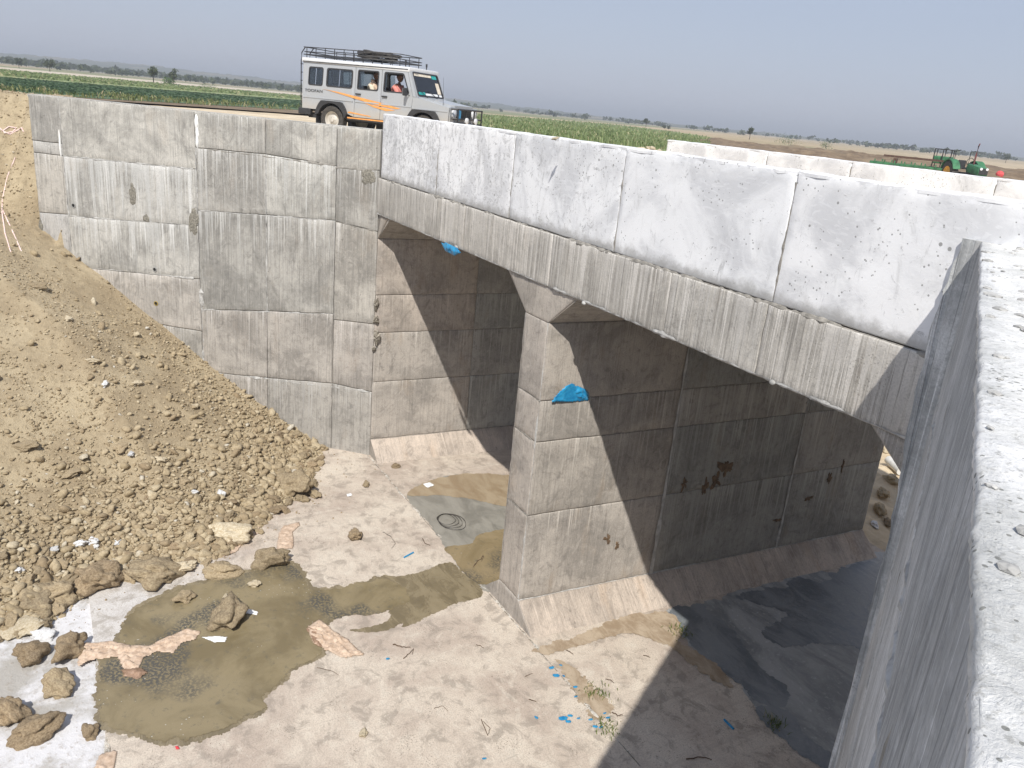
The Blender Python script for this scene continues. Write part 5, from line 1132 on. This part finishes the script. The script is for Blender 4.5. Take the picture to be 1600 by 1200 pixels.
    if scarf:
        bm = bmesh.new(); 
        for s in (-1, 1): tube(bm, [Vector((-.06, s*.02, .60)), Vector((.0, s*.11, .58)), Vector((.10, s*.12, .48)), Vector((.16, s*.10, .30)), Vector((.16, s*.09, .12))], [.045, .055, .05, .05, .035], 10)
        fin('scarf', bm, M_scarf, t, True)
    return t
# ------------------------------------------------------------------ jeep
def carpaint(nm, c, dusty=(.42, .36, .28)):
    q = NT(nm); o = q.obj(); s_ = q.n('SeparateXYZ'); q.L(o, s_.inputs[0]); n1 = q.noise(o, 3.5, 6, .65); n2 = q.noise(o, 40, 3, .6)
    f = q.ramp(q.math('ADD', s_.outputs[2], q.math('MULTIPLY', n1, -.5)), .75, .1, .06, .75)
    col = q.mix(f, c, dusty); return q.fin(col, q.ramp(f, .05, .5, .3, .75), Metallic=.25)
M_silver = carpaint('silver paint', (.44, .46, .48)); M_whiteroof = simple('roof white paint', (.66, .67, .68), .4, .05)
M_blk = simple('black plastic', (.03, .03, .032), .6, .2); M_rub = simple('dusty tyre rubber', (.055, .05, .045), .9, .35, 20); M_rim = simple('steel rim', (.50, .47, .42), .5, .12); M_int = simple('dark interior', (.03, .03, .032), .9); M_steel = simple('black rack paint', (.02, .02, .022), .45, .1)
M_orange2 = simple('orange stripe', (.72, .32, .09), .5, .15); M_lamp = simple('lamp glass', (.75, .76, .78), .1, .03); M_chrome = simple('chrome', (.7, .7, .7), .15, .02, Metallic=1.); M_red = simple('tail lamp red', (.5, .02, .02), .3)
def glass():
    q = NT('window glass'); t = q.n('BsdfTransparent'); t.inputs[0].default_value = (.72, .76, .76, 1); g_ = q.n('BsdfGlossy'); g_.inputs['Roughness'].default_value = .04; f = q.n('Fresnel'); f.inputs[0].default_value = 1.5
    m = q.n('MixShader'); q.L(q.math('ADD', f.outputs[0], .06), m.inputs[0]); q.L(t.outputs[0], m.inputs[1]); q.L(g_.outputs[0], m.inputs[2]); q.L(m.outputs[0], q.out.inputs[0]); return q.m
M_glass = glass()
def build_wheel(parent, x, y, z, r, wd, rimm, s, mat=M_rub, lug=0):
    t = empty('wheel', (x, y, z)); t.parent = parent
    bm = bmesh.new(); lathe(bm, (0, 0, 0), (0, s, 0), [(r*.60, -wd*.42), (r*.80, -wd*.5), (r*.97, -wd*.46), (r, -wd*.30), (r*.985, -wd*.1), (r, 0), (r*.985, wd*.1), (r, wd*.30), (r*.97, wd*.46), (r*.80, wd*.5), (r*.60, wd*.42), (r*.58, 0), (r*.60, -wd*.42)], 40)
    if lug:
        for k in range(lug):
            for sd in (-1, 1):
                a = 2*math.pi*(k+.5*(sd > 0))/lug; c = Vector((math.cos(a)*r*1.0, sd*wd*.24, math.sin(a)*r*1.0)); m = Matrix.Rotation(-a, 3, 'Y') @ Matrix.Rotation(sd*R(40), 3, 'X'); box(bm, c, (r*.11, wd*.55, r*.055), m)
    fin('tyre', bm, mat, t, True)
    bm = bmesh.new(); lathe(bm, (0, 0, 0), (0, s, 0), [(r*.60, wd*.44), (r*.56, wd*.36), (r*.52, wd*.18), (r*.38, wd*.12), (r*.30, wd*.26), (r*.16, wd*.30), (r*.14, wd*.42), (.001, wd*.43)], 32)
    lathe(bm, (0, 0, 0), (0, s, 0), [(r*.60, -wd*.44), (r*.5, -wd*.2), (.001, -wd*.2)], 24)
    for k in range(6): a = 2*math.pi*k/6; cyl(bm, (math.cos(a)*r*.22, s*wd*.30, math.sin(a)*r*.22), (0, 1, 0), r*.025, .02, 6)
    fin('rim', bm, rimm, t, True); return t
def rrect(x0, z0, x1, z1, r, skew=0., n=4):
    P = []
    for cx, cz, a0 in ((x1-r, z1-r, 0), (x0+r, z1-r, 90), (x0+r, z0+r, 180), (x1-r, z0+r, 270)):
        for k in range(n+1): a = R(a0+90*k/n); P.append((cx+math.cos(a)*r, cz+math.sin(a)*r))
    return [(x+skew*(z1-z)/(z1-z0)*(1 if x > (x0+x1)/2 else 0), z) for x, z in P]
def jeep(loc, rz):
    J = empty('jeep', loc, rz); tag(J, 'silver long jeep with orange stripes and a black roof rack, parked behind the walls', 'jeep')
    yw = lambda z: .87-.075*max(0, (z-1.18))/.75
    arc = lambda cx, r, a0, a1, n=10: [(cx+r*math.cos(R(a0+(a1-a0)*k/n)), .38+r*math.sin(R(a0+(a1-a0)*k/n))) for k in range(n+1)]
    W1 = rrect(.21, 1.26, .69, 1.74, .06); W2 = rrect(.82, 1.26, 1.66, 1.74, .06); W3 = rrect(1.84, 1.26, 2.50, 1.76, .05); W4 = rrect(2.68, 1.26, 3.27, 1.76, .05, .22)
    P = [('quarter_panel', [(.02, .62), *arc(1.03, .46, 148, 32), (1.745, .52), (1.745, 1.87), (.02, 1.87)], [W1, W2]), ('door', [(1.757, .52), (2.588, .52), (2.588, 1.87), (1.757, 1.87)], [W3]),
         ('door', [(2.60, .52), (3.55, .52), (3.60, 1.2), (3.36, 1.87), (2.60, 1.87)], [W4]), ('pillar', [(3.612, 1.2), (3.70, 1.19), (3.43, 1.87), (3.372, 1.87)], []), ('fender', [(3.562, .60), *arc(3.97, .46, 151, 32), (4.70, .62), (4.72, 1.0), (3.72, 1.185), (3.61, 1.19)], [])]
    for s in (-1, 1):
        for nm, o_, hs_ in P:
            bm = bmesh.new(); plate(bm, [o_]+hs_, lambda x, z: Vector((x, s*yw(z), z)), lambda x, z: Vector((x, s*(yw(z)-.03), z))); po = fin(nm, bm, M_silver, J)
            for k, hw in enumerate(hs_):
                fr = [(x, z) for x, z in hw]; cx = sum(p[0] for p in fr)/len(fr); cz = sum(p[1] for p in fr)/len(fr); inn = [(cx+(x-cx)*.93, cz+(z-cz)*.90) for x, z in fr]
                if s < 0 or True:
                    bm = bmesh.new(); plate(bm, [[(cx+(x-cx)*1.03, cz+(z-cz)*1.04) for x, z in fr], inn], lambda x, z: Vector((x, s*(yw(z)+.006), z)), lambda x, z: Vector((x, s*(yw(z)-.02), z))); wf = fin('window_frame', bm, M_blk, po)
                    if nm != 'door':
                        bm = bmesh.new(); plate(bm, [inn], lambda x, z: Vector((x, s*(yw(z)-.010), z)), lambda x, z: Vector((x, s*(yw(z)-.014), z))); fin('window_pane', bm, M_glass, po)
                        bm = bmesh.new(); tube(bm, [Vector((cx, s*(yw(1.27)-.006), 1.28)), Vector((cx, s*(yw(1.73)-.006), 1.72))], .012, 6); fin('window_bar', bm, M_chrome, po)
                    else:
                        xl = min(p[0] for p in inn); lo = [(xl, 1.285), (xl+.17, 1.285), (xl+.17, 1.73), (xl, 1.73)] if cx < 2.5 else [(xl, 1.285), (xl+.05, 1.285), (xl+.05, 1.73), (xl, 1.73)]
                        bm = bmesh.new(); plate(bm, [lo], lambda x, z: Vector((x, s*(yw(z)-.010), z)), lambda x, z: Vector((x, s*(yw(z)-.014), z))); fin('window_pane', bm, M_glass, po)
            if nm == 'door':
                x0 = o_[0][0]; bm = bmesh.new(); box(bm, (x0+.13, s*(.87+.018), 1.13), (.17, .03, .04), None, .008); fin('handle', bm, M_blk, po)
            xs = [p[0] for p in o_]; x0, x1 = min(xs), max(xs)
            if nm in ('quarter_panel', 'door', 'fender'):
                bm = bmesh.new(); z_ = .93
                box(bm, ((x0+x1)/2, s*(.87+.004), z_ if nm != 'fender' else .90), (x1-x0-.06, .014, .035), None, .005)
                fin('moulding', bm, M_silver, po)
        bm = bmesh.new()
        for cx in (1.03, 3.97):
            o2 = [(cx+.55*math.cos(R(a)), .38+.50*min(1., math.sin(R(a))*1.25)) for a in range(172, 7, -11)]; i2 = [(cx+.445*math.cos(R(a)), .38+.445*math.sin(R(a))) for a in range(8, 173, 11)]
            b2 = bmesh.new(); plate(b2, [o2+i2], lambda x, z: Vector((x, s*.935, z)), lambda x, z: Vector((x, s*.80, z))); fin('wheel_arch', b2, M_blk, J)
            b2 = bmesh.new(); box(b2, (cx-.50, s*.80, .34), (.015, .24, .34)); fin('mudflap', b2, M_blk, J)
        bm.free()
        bm = bmesh.new(); box(bm, (2.5, s*.84, .47), (1.95, .07, .09), None, .015); sl_ = fin('sill', bm, M_blk, J)
        bm = bmesh.new(); box(bm, (2.5, s*.879, .485), (1.9, .006, .035)); fin('sill_stripe', bm, M_orange2, sl_)
        for pts in ([(.72, 1.175), (1.2, 1.14), (1.9, 1.055), (2.6, .965), (3.25, .86), (3.1, .835), (2.5, .885), (1.9, .985), (1.3, 1.09), (.9, 1.155)], [(2.05, .93), (2.5, .862), (3.08, .80), (2.8, .76), (2.4, .825)], [(1.55, .615), (2.3, .565), (2.3, .585), (1.6, .65)]):
            bm = bmesh.new(); plate(bm, [pts], lambda x, z: Vector((x, s*.8765, z)), lambda x, z: Vector((x, s*.868, z))); fin('stripe', bm, M_orange2, J)
        bm = bmesh.new(); box(bm, (.10, s*.83, .54), (.42, .12, .17), None, .02); fin('bumper_corner', bm, M_blk, J)
        for x in (1.03, 3.97): build_wheel(J, x, s*.76, .38, .38, .24, M_rim, s)
        bm = bmesh.new(); box(bm, (3.44, s*1.02, 1.30), (.06, .16, .20), None, .02); tube(bm, [Vector((3.5, s*.86, 1.22)), Vector((3.46, s*1.0, 1.25))], .012, 6); mr = fin('mirror', bm, M_blk, J)
        bm = bmesh.new(); box(bm, (3.405, s*1.02, 1.30), (.008, .13, .16)); fin('mirror_glass', bm, M_chrome, mr)
    # text
    cu = bpy.data.curves.new('lettering', 'FONT'); cu.body = 'TOOFAN'; cu.size = .15; cu.extrude = .002; to = bpy.data.objects.new('t', cu); COL.objects.link(to); dg = bpy.context.evaluated_depsgraph_get(); dg.update(); me = bpy.data.meshes.new_from_object(to.evaluated_get(dg)); bpy.data.objects.remove(to)
    lt = link('lettering', me, M_blk, J); lt.rotation_euler = (R(90), 0, 0); lt.location = (.10, -.874, 1.075); lt.scale = (.98, .72, 1)
    # shell
    bm = bmesh.new(); vs = box(bm, (1.70, 0, 1.935), (3.50, 1.66, .13), None, .045); 
    for v in vs: v.co.z -= max(0, v.co.x-2.6)*.055+.02*(v.co.y/.8)**2
    fin('roof', bm, M_whiteroof, J, True)
    bm = bmesh.new(); 
    for s in (-1, 1): box(bm, (1.70, s*.828, 1.873), (3.40, .02, .022))
    fin('rain_gutter', bm, M_blk, J)
    bm = bmesh.new(); plate(bm, [[(-.85, .55), (.85, .55), (.85, 1.2), (.80, 1.87), (-.80, 1.87), (-.85, 1.2)], rrect(-.6, 1.25, .6, 1.72, .06)], lambda y, z: Vector((.0, y, z)), lambda y, z: Vector((.03, y, z))); rp = fin('rear_panel', bm, M_silver, J)
    bm = bmesh.new(); plate(bm, [rrect(-.6, 1.25, .6, 1.72, .06)], lambda y, z: Vector((.012, y, z)), lambda y, z: Vector((.016, y, z))); fin('window_pane', bm, M_glass, rp)
    for s in (-1, 1): bm = bmesh.new(); box(bm, (-.01, s*.78, .85), (.03, .09, .2), None, .01); fin('tail_light', bm, M_red, J)
    # windscreen: plane from (3.70,1.19) to (3.42,1.87)
    ws = lambda y, t, o=0: Vector((3.705-.275*t+o, y*(1-.05*t), 1.185+.685*t))
    bm = bmesh.new(); plate(bm, [[(-.80, 0), (.80, 0), (.80, 1), (-.80, 1)], rrect(-.72, .08, .72, .92, .06)], lambda y, t: ws(y, t, .012), lambda y, t: ws(y, t, -.02)); wsf = fin('windscreen_frame', bm, M_silver, J)
    bm = bmesh.new(); plate(bm, [rrect(-.75, .05, .75, .95, .07), rrect(-.70, .10, .70, .90, .05)], lambda y, t: ws(y, t, .020), lambda y, t: ws(y, t, -.0)); fin('windscreen_seal', bm, M_blk, wsf)
    bm = bmesh.new(); plate(bm, [rrect(-.72, .08, .72, .92, .05)], lambda y, t: ws(y, t, .004), lambda y, t: ws(y, t, 0)); wg = fin('windscreen', bm, M_glass, J)
    M_teal = simple('teal sticker', (.02, .35, .33), .5); M_cr = simple('cream sticker', (.7, .62, .5), .5)
    for y0, y1, t0, t1, m in ((-.70, .32, .80, .90, M_cr), (.34, .62, .76, .90, M_teal), (-.66, -.30, .12, .22, M_teal), (-.28, .42, .11, .19, M_paper), (.46, .66, .2, .62, M_cr), (-.60, -.42, .82, .88, M_paper), (.5, .66, .10, .18, M_paper)):
        bm = bmesh.new(); plate(bm, [rrect(y0, t0, y1, t1, .02)], lambda y, t: ws(y, t, .009), lambda y, t: ws(y, t, .006)); fin('sticker', bm, m, wg)
    for s in (-.25, .3): bm = bmesh.new(); tube(bm, [ws(s, .03, .03), ws(s-.38, .30, .03)], .008, 5); fin('wiper', bm, M_blk, J)
    bm = bmesh.new(); hp_ = [(3.66, .70), (4.66, .64), (4.73, .55), (4.73, -.55), (4.66, -.64), (3.66, -.70)]; hzf = lambda x, y: 1.205-.13*(x-3.66)+.012*(1-(y/.7)**2)
    plate(bm, [hp_], lambda x, y: Vector((x, y, hzf(x, y))), lambda x, y: Vector((x, y, hzf(x, y)-.10))); fin('bonnet', bm, M_silver, J)
    for s in (-1, 1):
        bm = bmesh.new(); plate(bm, [[(3.6, .695*s), (4.66, .635*s), (4.74, .56*s), (4.72, .868*s), (3.6, .868*s)]], lambda x, y: Vector((x, y, 1.185-.165*(x-3.62))), lambda x, y: Vector((x, y, 1.12-.165*(x-3.62)))); fin('fender_top', bm, M_silver, J)
    bm = bmesh.new(); box(bm, (4.70, 0, .82), (.05, 1.62, .42), None, .015); fr_ = fin('front_panel', bm, M_silver, J)
    bm = bmesh.new(); box(bm, (4.735, 0, .85), (.02, .86, .28), None, .01); gr_ = fin('grille', bm, M_blk, J)
    for k in range(5): bm = bmesh.new(); box(bm, (4.75, 0, .745+.052*k), (.016, .84, .014)); fin('grille_bar', bm, M_steel, gr_)
    for s in (-1, 1):
        bm = bmesh.new(); lathe(bm, (4.72, s*.60, .86), (1, 0, 0), [(.12, 0), (.12, .035), (.10, .04), (.06, .055), (.0, .06)], 22); fin('headlight', bm, M_lamp, J, True)
        bm = bmesh.new(); lathe(bm, (4.97, s*.28, .70), (1, 0, 0), [(.0, -.06), (.06, -.05), (.085, 0), (.085, .02), (.0, .035)], 20); fin('fog_lamp', bm, M_lamp, J, True)
    bm = bmesh.new(); box(bm, (4.84, 0, .55), (.14, 1.70, .16), None, .03); fin('bumper', bm, M_blk, J)
    bm = bmesh.new()
    for z_ in (.74, .98): tube(bm, [Vector((4.76, -.82, z_)), Vector((4.90, -.74, z_)), Vector((4.94, -.4, z_)), Vector((4.94, .4, z_)), Vector((4.90, .74, z_)), Vector((4.76, .82, z_))], .022, 8)
    for y in (-.74, -.25, .25, .74): tube(bm, [Vector((4.92, y, .50)), Vector((4.93, y, 1.0))], .022, 8)
    fin('bull_bar', bm, M_steel, J, True)
    bm = bmesh.new(); box(bm, (2.3, 0, .45), (4.3, 1.50, .14)); box(bm, (2.9, 0, .30), (1.6, .5, .16)); tube(bm, [Vector((1.03, -.7, .38)), Vector((1.03, .7, .38))], .05, 8); tube(bm, [Vector((3.97, -.7, .38)), Vector((3.97, .7, .38))], .05, 8); fin('chassis', bm, M_int, J)
    bm = bmesh.new(); box(bm, (3.52, 0, 1.08), (.24, 1.5, .22), None, .04); fin('dashboard', bm, M_int, J)
    bm = bmesh.new(); tube(bm, [Vector((3.30+.04*math.cos(a), -.40+.18*math.cos(a), 1.16+.18*math.sin(a))) for a in [2*math.pi*k/20 for k in range(21)]], .014, 6, False); fin('steering_wheel', bm, M_blk, J)
    for x, w_ in ((2.85, .5), (2.0, 1.3), (1.1, 1.3)):
        for y in ((-.4, .4) if w_ < 1 else (0,)):
            bm = bmesh.new(); box(bm, (x, y, .78), (.45, w_, .14), None, .04); box(bm, (x-.26, y, 1.08), (.12, w_, .58), R_y(-10), .04); fin('seat', bm, M_int, J)
    # rack
    rk = empty('roof_rack'); rk.parent = J; bm = bmesh.new()
    for z_, ins_ in ((2.06, .0), (2.13, .02), (2.25, .0)):
        tube(bm, [Vector((-.05+ins_, -.72, z_)), Vector((2.85, -.72, z_)), Vector((3.0, -.60, z_)), Vector((3.0, .60, z_)), Vector((2.85, .72, z_)), Vector((-.05+ins_, .72, z_)), Vector((-.05+ins_, -.72, z_))], .013, 6)
    fin('rail', bm, M_steel, rk, True)
    for k in range(10):
        x = .05+.31*k; bm = bmesh.new()
        for s in (-1, 1): tube(bm, [Vector((x, s*.72, 1.93)), Vector((x, s*.72, 2.25))], .011, 6)
        tube(bm, [Vector((x, -.72, 2.06)), Vector((x, .72, 2.06))], .011, 6); fin('cross_bar', bm, M_steel, rk, True)
    bm = bmesh.new()
    for y in (-.72, -.34): tube(bm, [Vector((.0, y, 2.25)), Vector((-.12, y, 2.10)), Vector((-.14, y, 1.9)), Vector((-.14, y, .60)), Vector((-.02, y, .55))], .014, 6)
    for k in range(6): tube(bm, [Vector((-.14, -.74, .70+.22*k)), Vector((-.14, -.32, .70+.22*k))], .011, 6)
    fin('ladder', bm, M_steel, J, True)
    for y in (-.66, .5): bm = bmesh.new(); tube(bm, [Vector((3.22, y, 1.86)), Vector((3.22, y, 2.08))], .016, 6); box(bm, (3.22, y, 2.06), (.03, .05, .08)); fin('bracket', bm, M_blk, J)
    bm = bmesh.new(); tube(bm, [Vector((4.45, -.70, 1.05)), Vector((4.42, -.72, 1.75))], [.006, .002], 5); fin('aerial', bm, M_blk, J)
    bm = bmesh.new(); box(bm, (4.90, -.62, .84), (.05, .16, .26), None, .02); bb = fin('blue_cover', bm, M_blue, J)
    return J
R_y = lambda a: Matrix.Rotation(R(a), 3, 'Y')
def heading_for(P, ang):
    d = Vector((P.x-CC.x, P.y-CC.y)).normalized(); rr = Vector((d.y, -d.x)); h = rr*math.cos(R(ang))-d*math.sin(R(ang)); return math.atan2(h.y, h.x)
Pw = on_z(519, 209, ZG); rz = heading_for(Pw, 35); hd_ = Vector((math.cos(rz), math.sin(rz), 0)); rt_ = Vector((hd_.y, -hd_.x, 0)); org = Pw-hd_*1.03-rt_*.84
Jp = jeep(org, rz)
def inj(x, y, z): return org+hd_*x-rt_*y+Vector((0, 0, z))
person(inj(2.88, -.42, .92), rz, 'driver in a salmon pink shirt at the wheel of the silver jeep', M_pink, [(.40, -.12, .28), (.40, .12, .28)], -.15)
person(inj(2.12, -.42, .92), rz, 'passenger in cream clothes with a checked scarf at the open rear door window', M_cream2, [(.30, -.14, .06), (.30, .14, .06)], -.3, True)
person(inj(2.88, .42, .92), rz, 'front passenger in dark clothes on the far side of the driver', M_trs, [(.30, -.14, .06), (.30, .14, .06)], .1)
bm = bmesh.new(); rnd = random.Random(2)
for k in range(7):
    c = Vector((1.95+rnd.uniform(-.12, .12), rnd.uniform(-.1, .1), 2.09+.03*k)); r_ = .40+rnd.uniform(-.08, .1)
    tube(bm, [c+Vector((math.cos(a)*r_*1.25, math.sin(a)*r_, .03*math.sin(2*a+k))) for a in [2*math.pi*i/28 for i in range(29)]], .022, 6, False)
o = fin('hose_coil', bm, M_rub, None, True); o.location = org; o.rotation_euler.z = rz; tag(o, 'tangled coil of black hose lying on the jeep roof rack', 'hose coil')
bm = bmesh.new(); vs = box(bm, (1.9, .1, 2.24), (.95, .8, .10), None, .03)
for v in vs: v.co.z += .04*noise.noise(v.co*4)
o = fin('folded_mat', bm, M_trs, None, True); o.location = org; o.rotation_euler.z = rz; tag(o, 'dark folded mat on top of the hose coil on the jeep rack', 'mat')
# ------------------------------------------------------------------ tractor and trailer
M_green = simple('green paint', (.035, .15, .065), .6, .35, 3); M_yel = simple('yellow rim paint', (.72, .42, .08), .6, .15); M_exh = simple('rusty exhaust', (.14, .04, .04), .7, .2)
def tractor(P, rz):
    T = empty('tractor', P, rz); tag(T, 'green tractor with yellow wheel rims and an upright exhaust, beyond the far parapet', 'tractor')
    for s in (-1, 1): build_wheel(T, 0, s*.72, .68, .68, .38, M_yel, s, M_rub, 14); build_wheel(T, 1.95, s*.62, .38, .38, .20, M_yel, s, M_rub, 0)
    bm = bmesh.new(); vs = box(bm, (1.55, 0, 1.10), (1.35, .56, .46), None, .08)
    for v in vs: v.co.z -= max(0, v.co.x-1.2)*.12
    fin('bonnet', bm, M_green, T, True)
    bm = bmesh.new(); box(bm, (2.24, 0, 1.0), (.04, .48, .34), None, .01); fin('grille', bm, M_blk, T)
    for s in (-1, 1):
        bm = bmesh.new(); lathe(bm, (2.25, s*.16, 1.12), (1, 0, 0), [(.07, 0), (.07, .03), (0, .04)], 14); fin('headlight', bm, M_lamp, T)
        o2 = [(.80*math.cos(R(a)), .70+.80*math.sin(R(a))) for a in range(20, 161, 12)]; i2 = [(.74*math.cos(R(a)), .70+.74*math.sin(R(a))) for a in range(160, 19, -12)]
        bm = bmesh.new(); plate(bm, [o2+i2], lambda x, z: Vector((x, s*.52, z)), lambda x, z: Vector((x, s*.93, z))); fin('mudguard', bm, M_green, T)
        bm = bmesh.new(); tube(bm, [Vector((-.35, s*.42, .9)), Vector((-.40, s*.42, 1.95)), Vector((.1, s*.42, 2.0))], .03, 6); fin('roll_bar', bm, M_steel, T)
    bm = bmesh.new(); box(bm, (.9, 0, .66), (2.2, .36, .36), None, .04); tube(bm, [Vector((1.95, -.6, .40)), Vector((1.95, .6, .40))], .05, 8); tube(bm, [Vector((0, -.6, .68)), Vector((0, .6, .68))], .10, 8); fin('chassis', bm, M_blk, T)
    bm = bmesh.new(); box(bm, (-.05, 0, 1.05), (.42, .44, .10), None, .03); box(bm, (-.27, 0, 1.28), (.08, .44, .40), None, .03); fin('seat', bm, M_blk, T)
    bm = bmesh.new(); tube(bm, [Vector((.62, .2*math.cos(a), 1.42+.2*math.sin(a))) for a in [2*math.pi*k/16 for k in range(17)]], .018, 6, False); tube(bm, [Vector((.9, 0, 1.2)), Vector((.62, 0, 1.42))], .02, 6); fin('steering_wheel', bm, M_blk, T)
    bm = bmesh.new(); tube(bm, [Vector((1.35, -.16, 1.30)), Vector((1.35, -.16, 1.75)), Vector((1.38, -.16, 2.30)), Vector((1.44, -.16, 2.42))], [.035, .05, .035, .03], 8); fin('exhaust', bm, M_exh, T, True)
    return T
Pt = at_dist(1497, 292, 54); rzt = heading_for(Pt, 63); tractor(Pt, rzt)
def trailer(P, rz):
    T = empty('trailer', P, rz); tag(T, 'low green flatbed trailer behind the tractor, with its deck planks and side stakes', 'trailer')
    for k in range(12): bm = bmesh.new(); box(bm, (-4.2+.35*k+.17, 0, .92), (.335, 1.9, .05)); fin('plank', bm, simple('deck plank', (.42, .34, .22), .9, .2) if k == 0 else bpy.data.materials['deck plank'], T)
    bm = bmesh.new()
    for s in (-1, 1): box(bm, (-2.1, s*.97, .90), (4.3, .06, .14))
    for x in (-4.25, .05): box(bm, (x, 0, .90), (.06, 2.0, .14))
    tube(bm, [Vector((.05, 0, .80)), Vector((1.4, 0, .62))], .05, 8); fin('frame', bm, M_green, T)
    for k in range(8):
        for s in (-1, 1): bm = bmesh.new(); box(bm, (-4.0+.56*k, s*1.02, .96), (.06, .05, .30)); fin('stake', bm, M_green, T)
    for x in (-2.9, -1.7):
        for s in (-1, 1): build_wheel(T, x, s*.72, .40, .40, .22, M_rim, s)
    bm = bmesh.new()
    for x in (-2.9, -1.7): tube(bm, [Vector((x, -.7, .4)), Vector((x, .7, .4))], .05, 8)
    box(bm, (-2.2, 0, .70), (3.6, .9, .12)); fin('axle', bm, M_blk, T); return T
Ptr = at_dist(1478, 290, 55.); rtr = heading_for(Ptr, 8); trailer(Ptr, rtr)
bm = bmesh.new(); box(bm, (-1.9, -.3, 1.34), (3.6, .14, .12)); box(bm, (-.3, -.3, 1.16), (.3, .3, .3)); box(bm, (-3.0, -.3, 1.10), (.2, .3, .28)); o = fin('timber_beam', bm, simple('dark timber', (.09, .05, .035), .9, .3)); o.location = Ptr; o.rotation_euler.z = rtr; tag(o, 'dark timber beam on blocks carried by the green trailer', 'beam')
M_g2 = M_green; T2 = empty('seed_drill', Ptr, rtr); tag(T2, 'green farm implement with a dark tube frame standing on the front of the trailer', 'implement')
bm = bmesh.new(); vs = box(bm, (-.55, .3, 1.40), (1.0, .8, .42), None, .05); [setattr(v.co, 'y', v.co.y*(1+.25*(v.co.z-1.4))) for v in vs]; fin('hopper', bm, M_green, T2)
for k in range(3): bm = bmesh.new(); tube(bm, [Vector((-1.0+.45*k, -.2, 1.0)), Vector((-1.0+.45*k, -.2, 2.0)), Vector((-1.0+.45*k, .7, 2.0)), Vector((-1.0+.45*k, .7, 1.0))], .03, 6); fin('tube_frame', bm, M_steel, T2)
bm = bmesh.new(); [tube(bm, [Vector((-1.0, y, 2.0)), Vector((-.1, y, 2.0))], .03, 6) for y in (-.2, .7)]; fin('top_rail', bm, M_steel, T2)
P = at_dist(1561, 272, 54); bm = bmesh.new(); bmesh.ops.create_icosphere(bm, subdivisions=3, radius=.20)
for v in bm.verts: v.co = Vector((v.co.x*1.1, v.co.y, max(v.co.z, -.1)*(1+.6*noise.noise(v.co*3)))); v.co += v.co*.3*noise.noise(v.co*2.3)
o = fin('red_bundle', bm, fabric('red cloth', (.50, .05, .06), (.66, .12, .12)), None, True); o.location = P; tag(o, 'small red cloth bundle on the soil right of the tractor', 'bundle')
P = on_z(1010, 233, ZG)
for k, (u, v, w_) in enumerate([(1004, 235, 12), (1018, 236, 16), (1030, 238, 10), (868, 218, 9)]):
    PP = on_plane(u, v, Vector((0, .9, 0)), Vector((0, 1, 0))); 
    place_rock(u, v, w_, ['cream rubble lump showing above the near parapet, first from the left', 'largest cream rubble lump above the near parapet', 'small cream lump next to the end of the far parapet', 'little cream lump on the parapet top near the maize'][k], 'cream', k, 'rock', 'rock', -.01 if k == 3 else -.10, .6, .8)

# ------------------------------------------------------------------ haze
bm = bmesh.new(); bmesh.ops.create_cube(bm, size=1)
for v in bm.verts: v.co = Vector((v.co.x*9000-900, v.co.y*9000+600, -10 if v.co.z < 0 else 26))
me = bpy.data.meshes.new('haze'); bm.to_mesh(me); bm.free(); hzo = link('haze', me); tag(hzo, kind='stuff', label='thin pale haze over the plain')
hm = bpy.data.materials.new('haze'); hm.use_nodes = True; t_ = hm.node_tree; t_.nodes.clear(); ou = t_.nodes.new('ShaderNodeOutputMaterial'); pv = t_.nodes.new('ShaderNodeVolumePrincipled')
pv.inputs['Color'].default_value = (.86, .90, .96, 1); pv.inputs['Density'].default_value = .001; pv.inputs['Anisotropy'].default_value = .2
t_.links.new(pv.outputs[0], ou.inputs['Volume']); me.materials.append(hm)
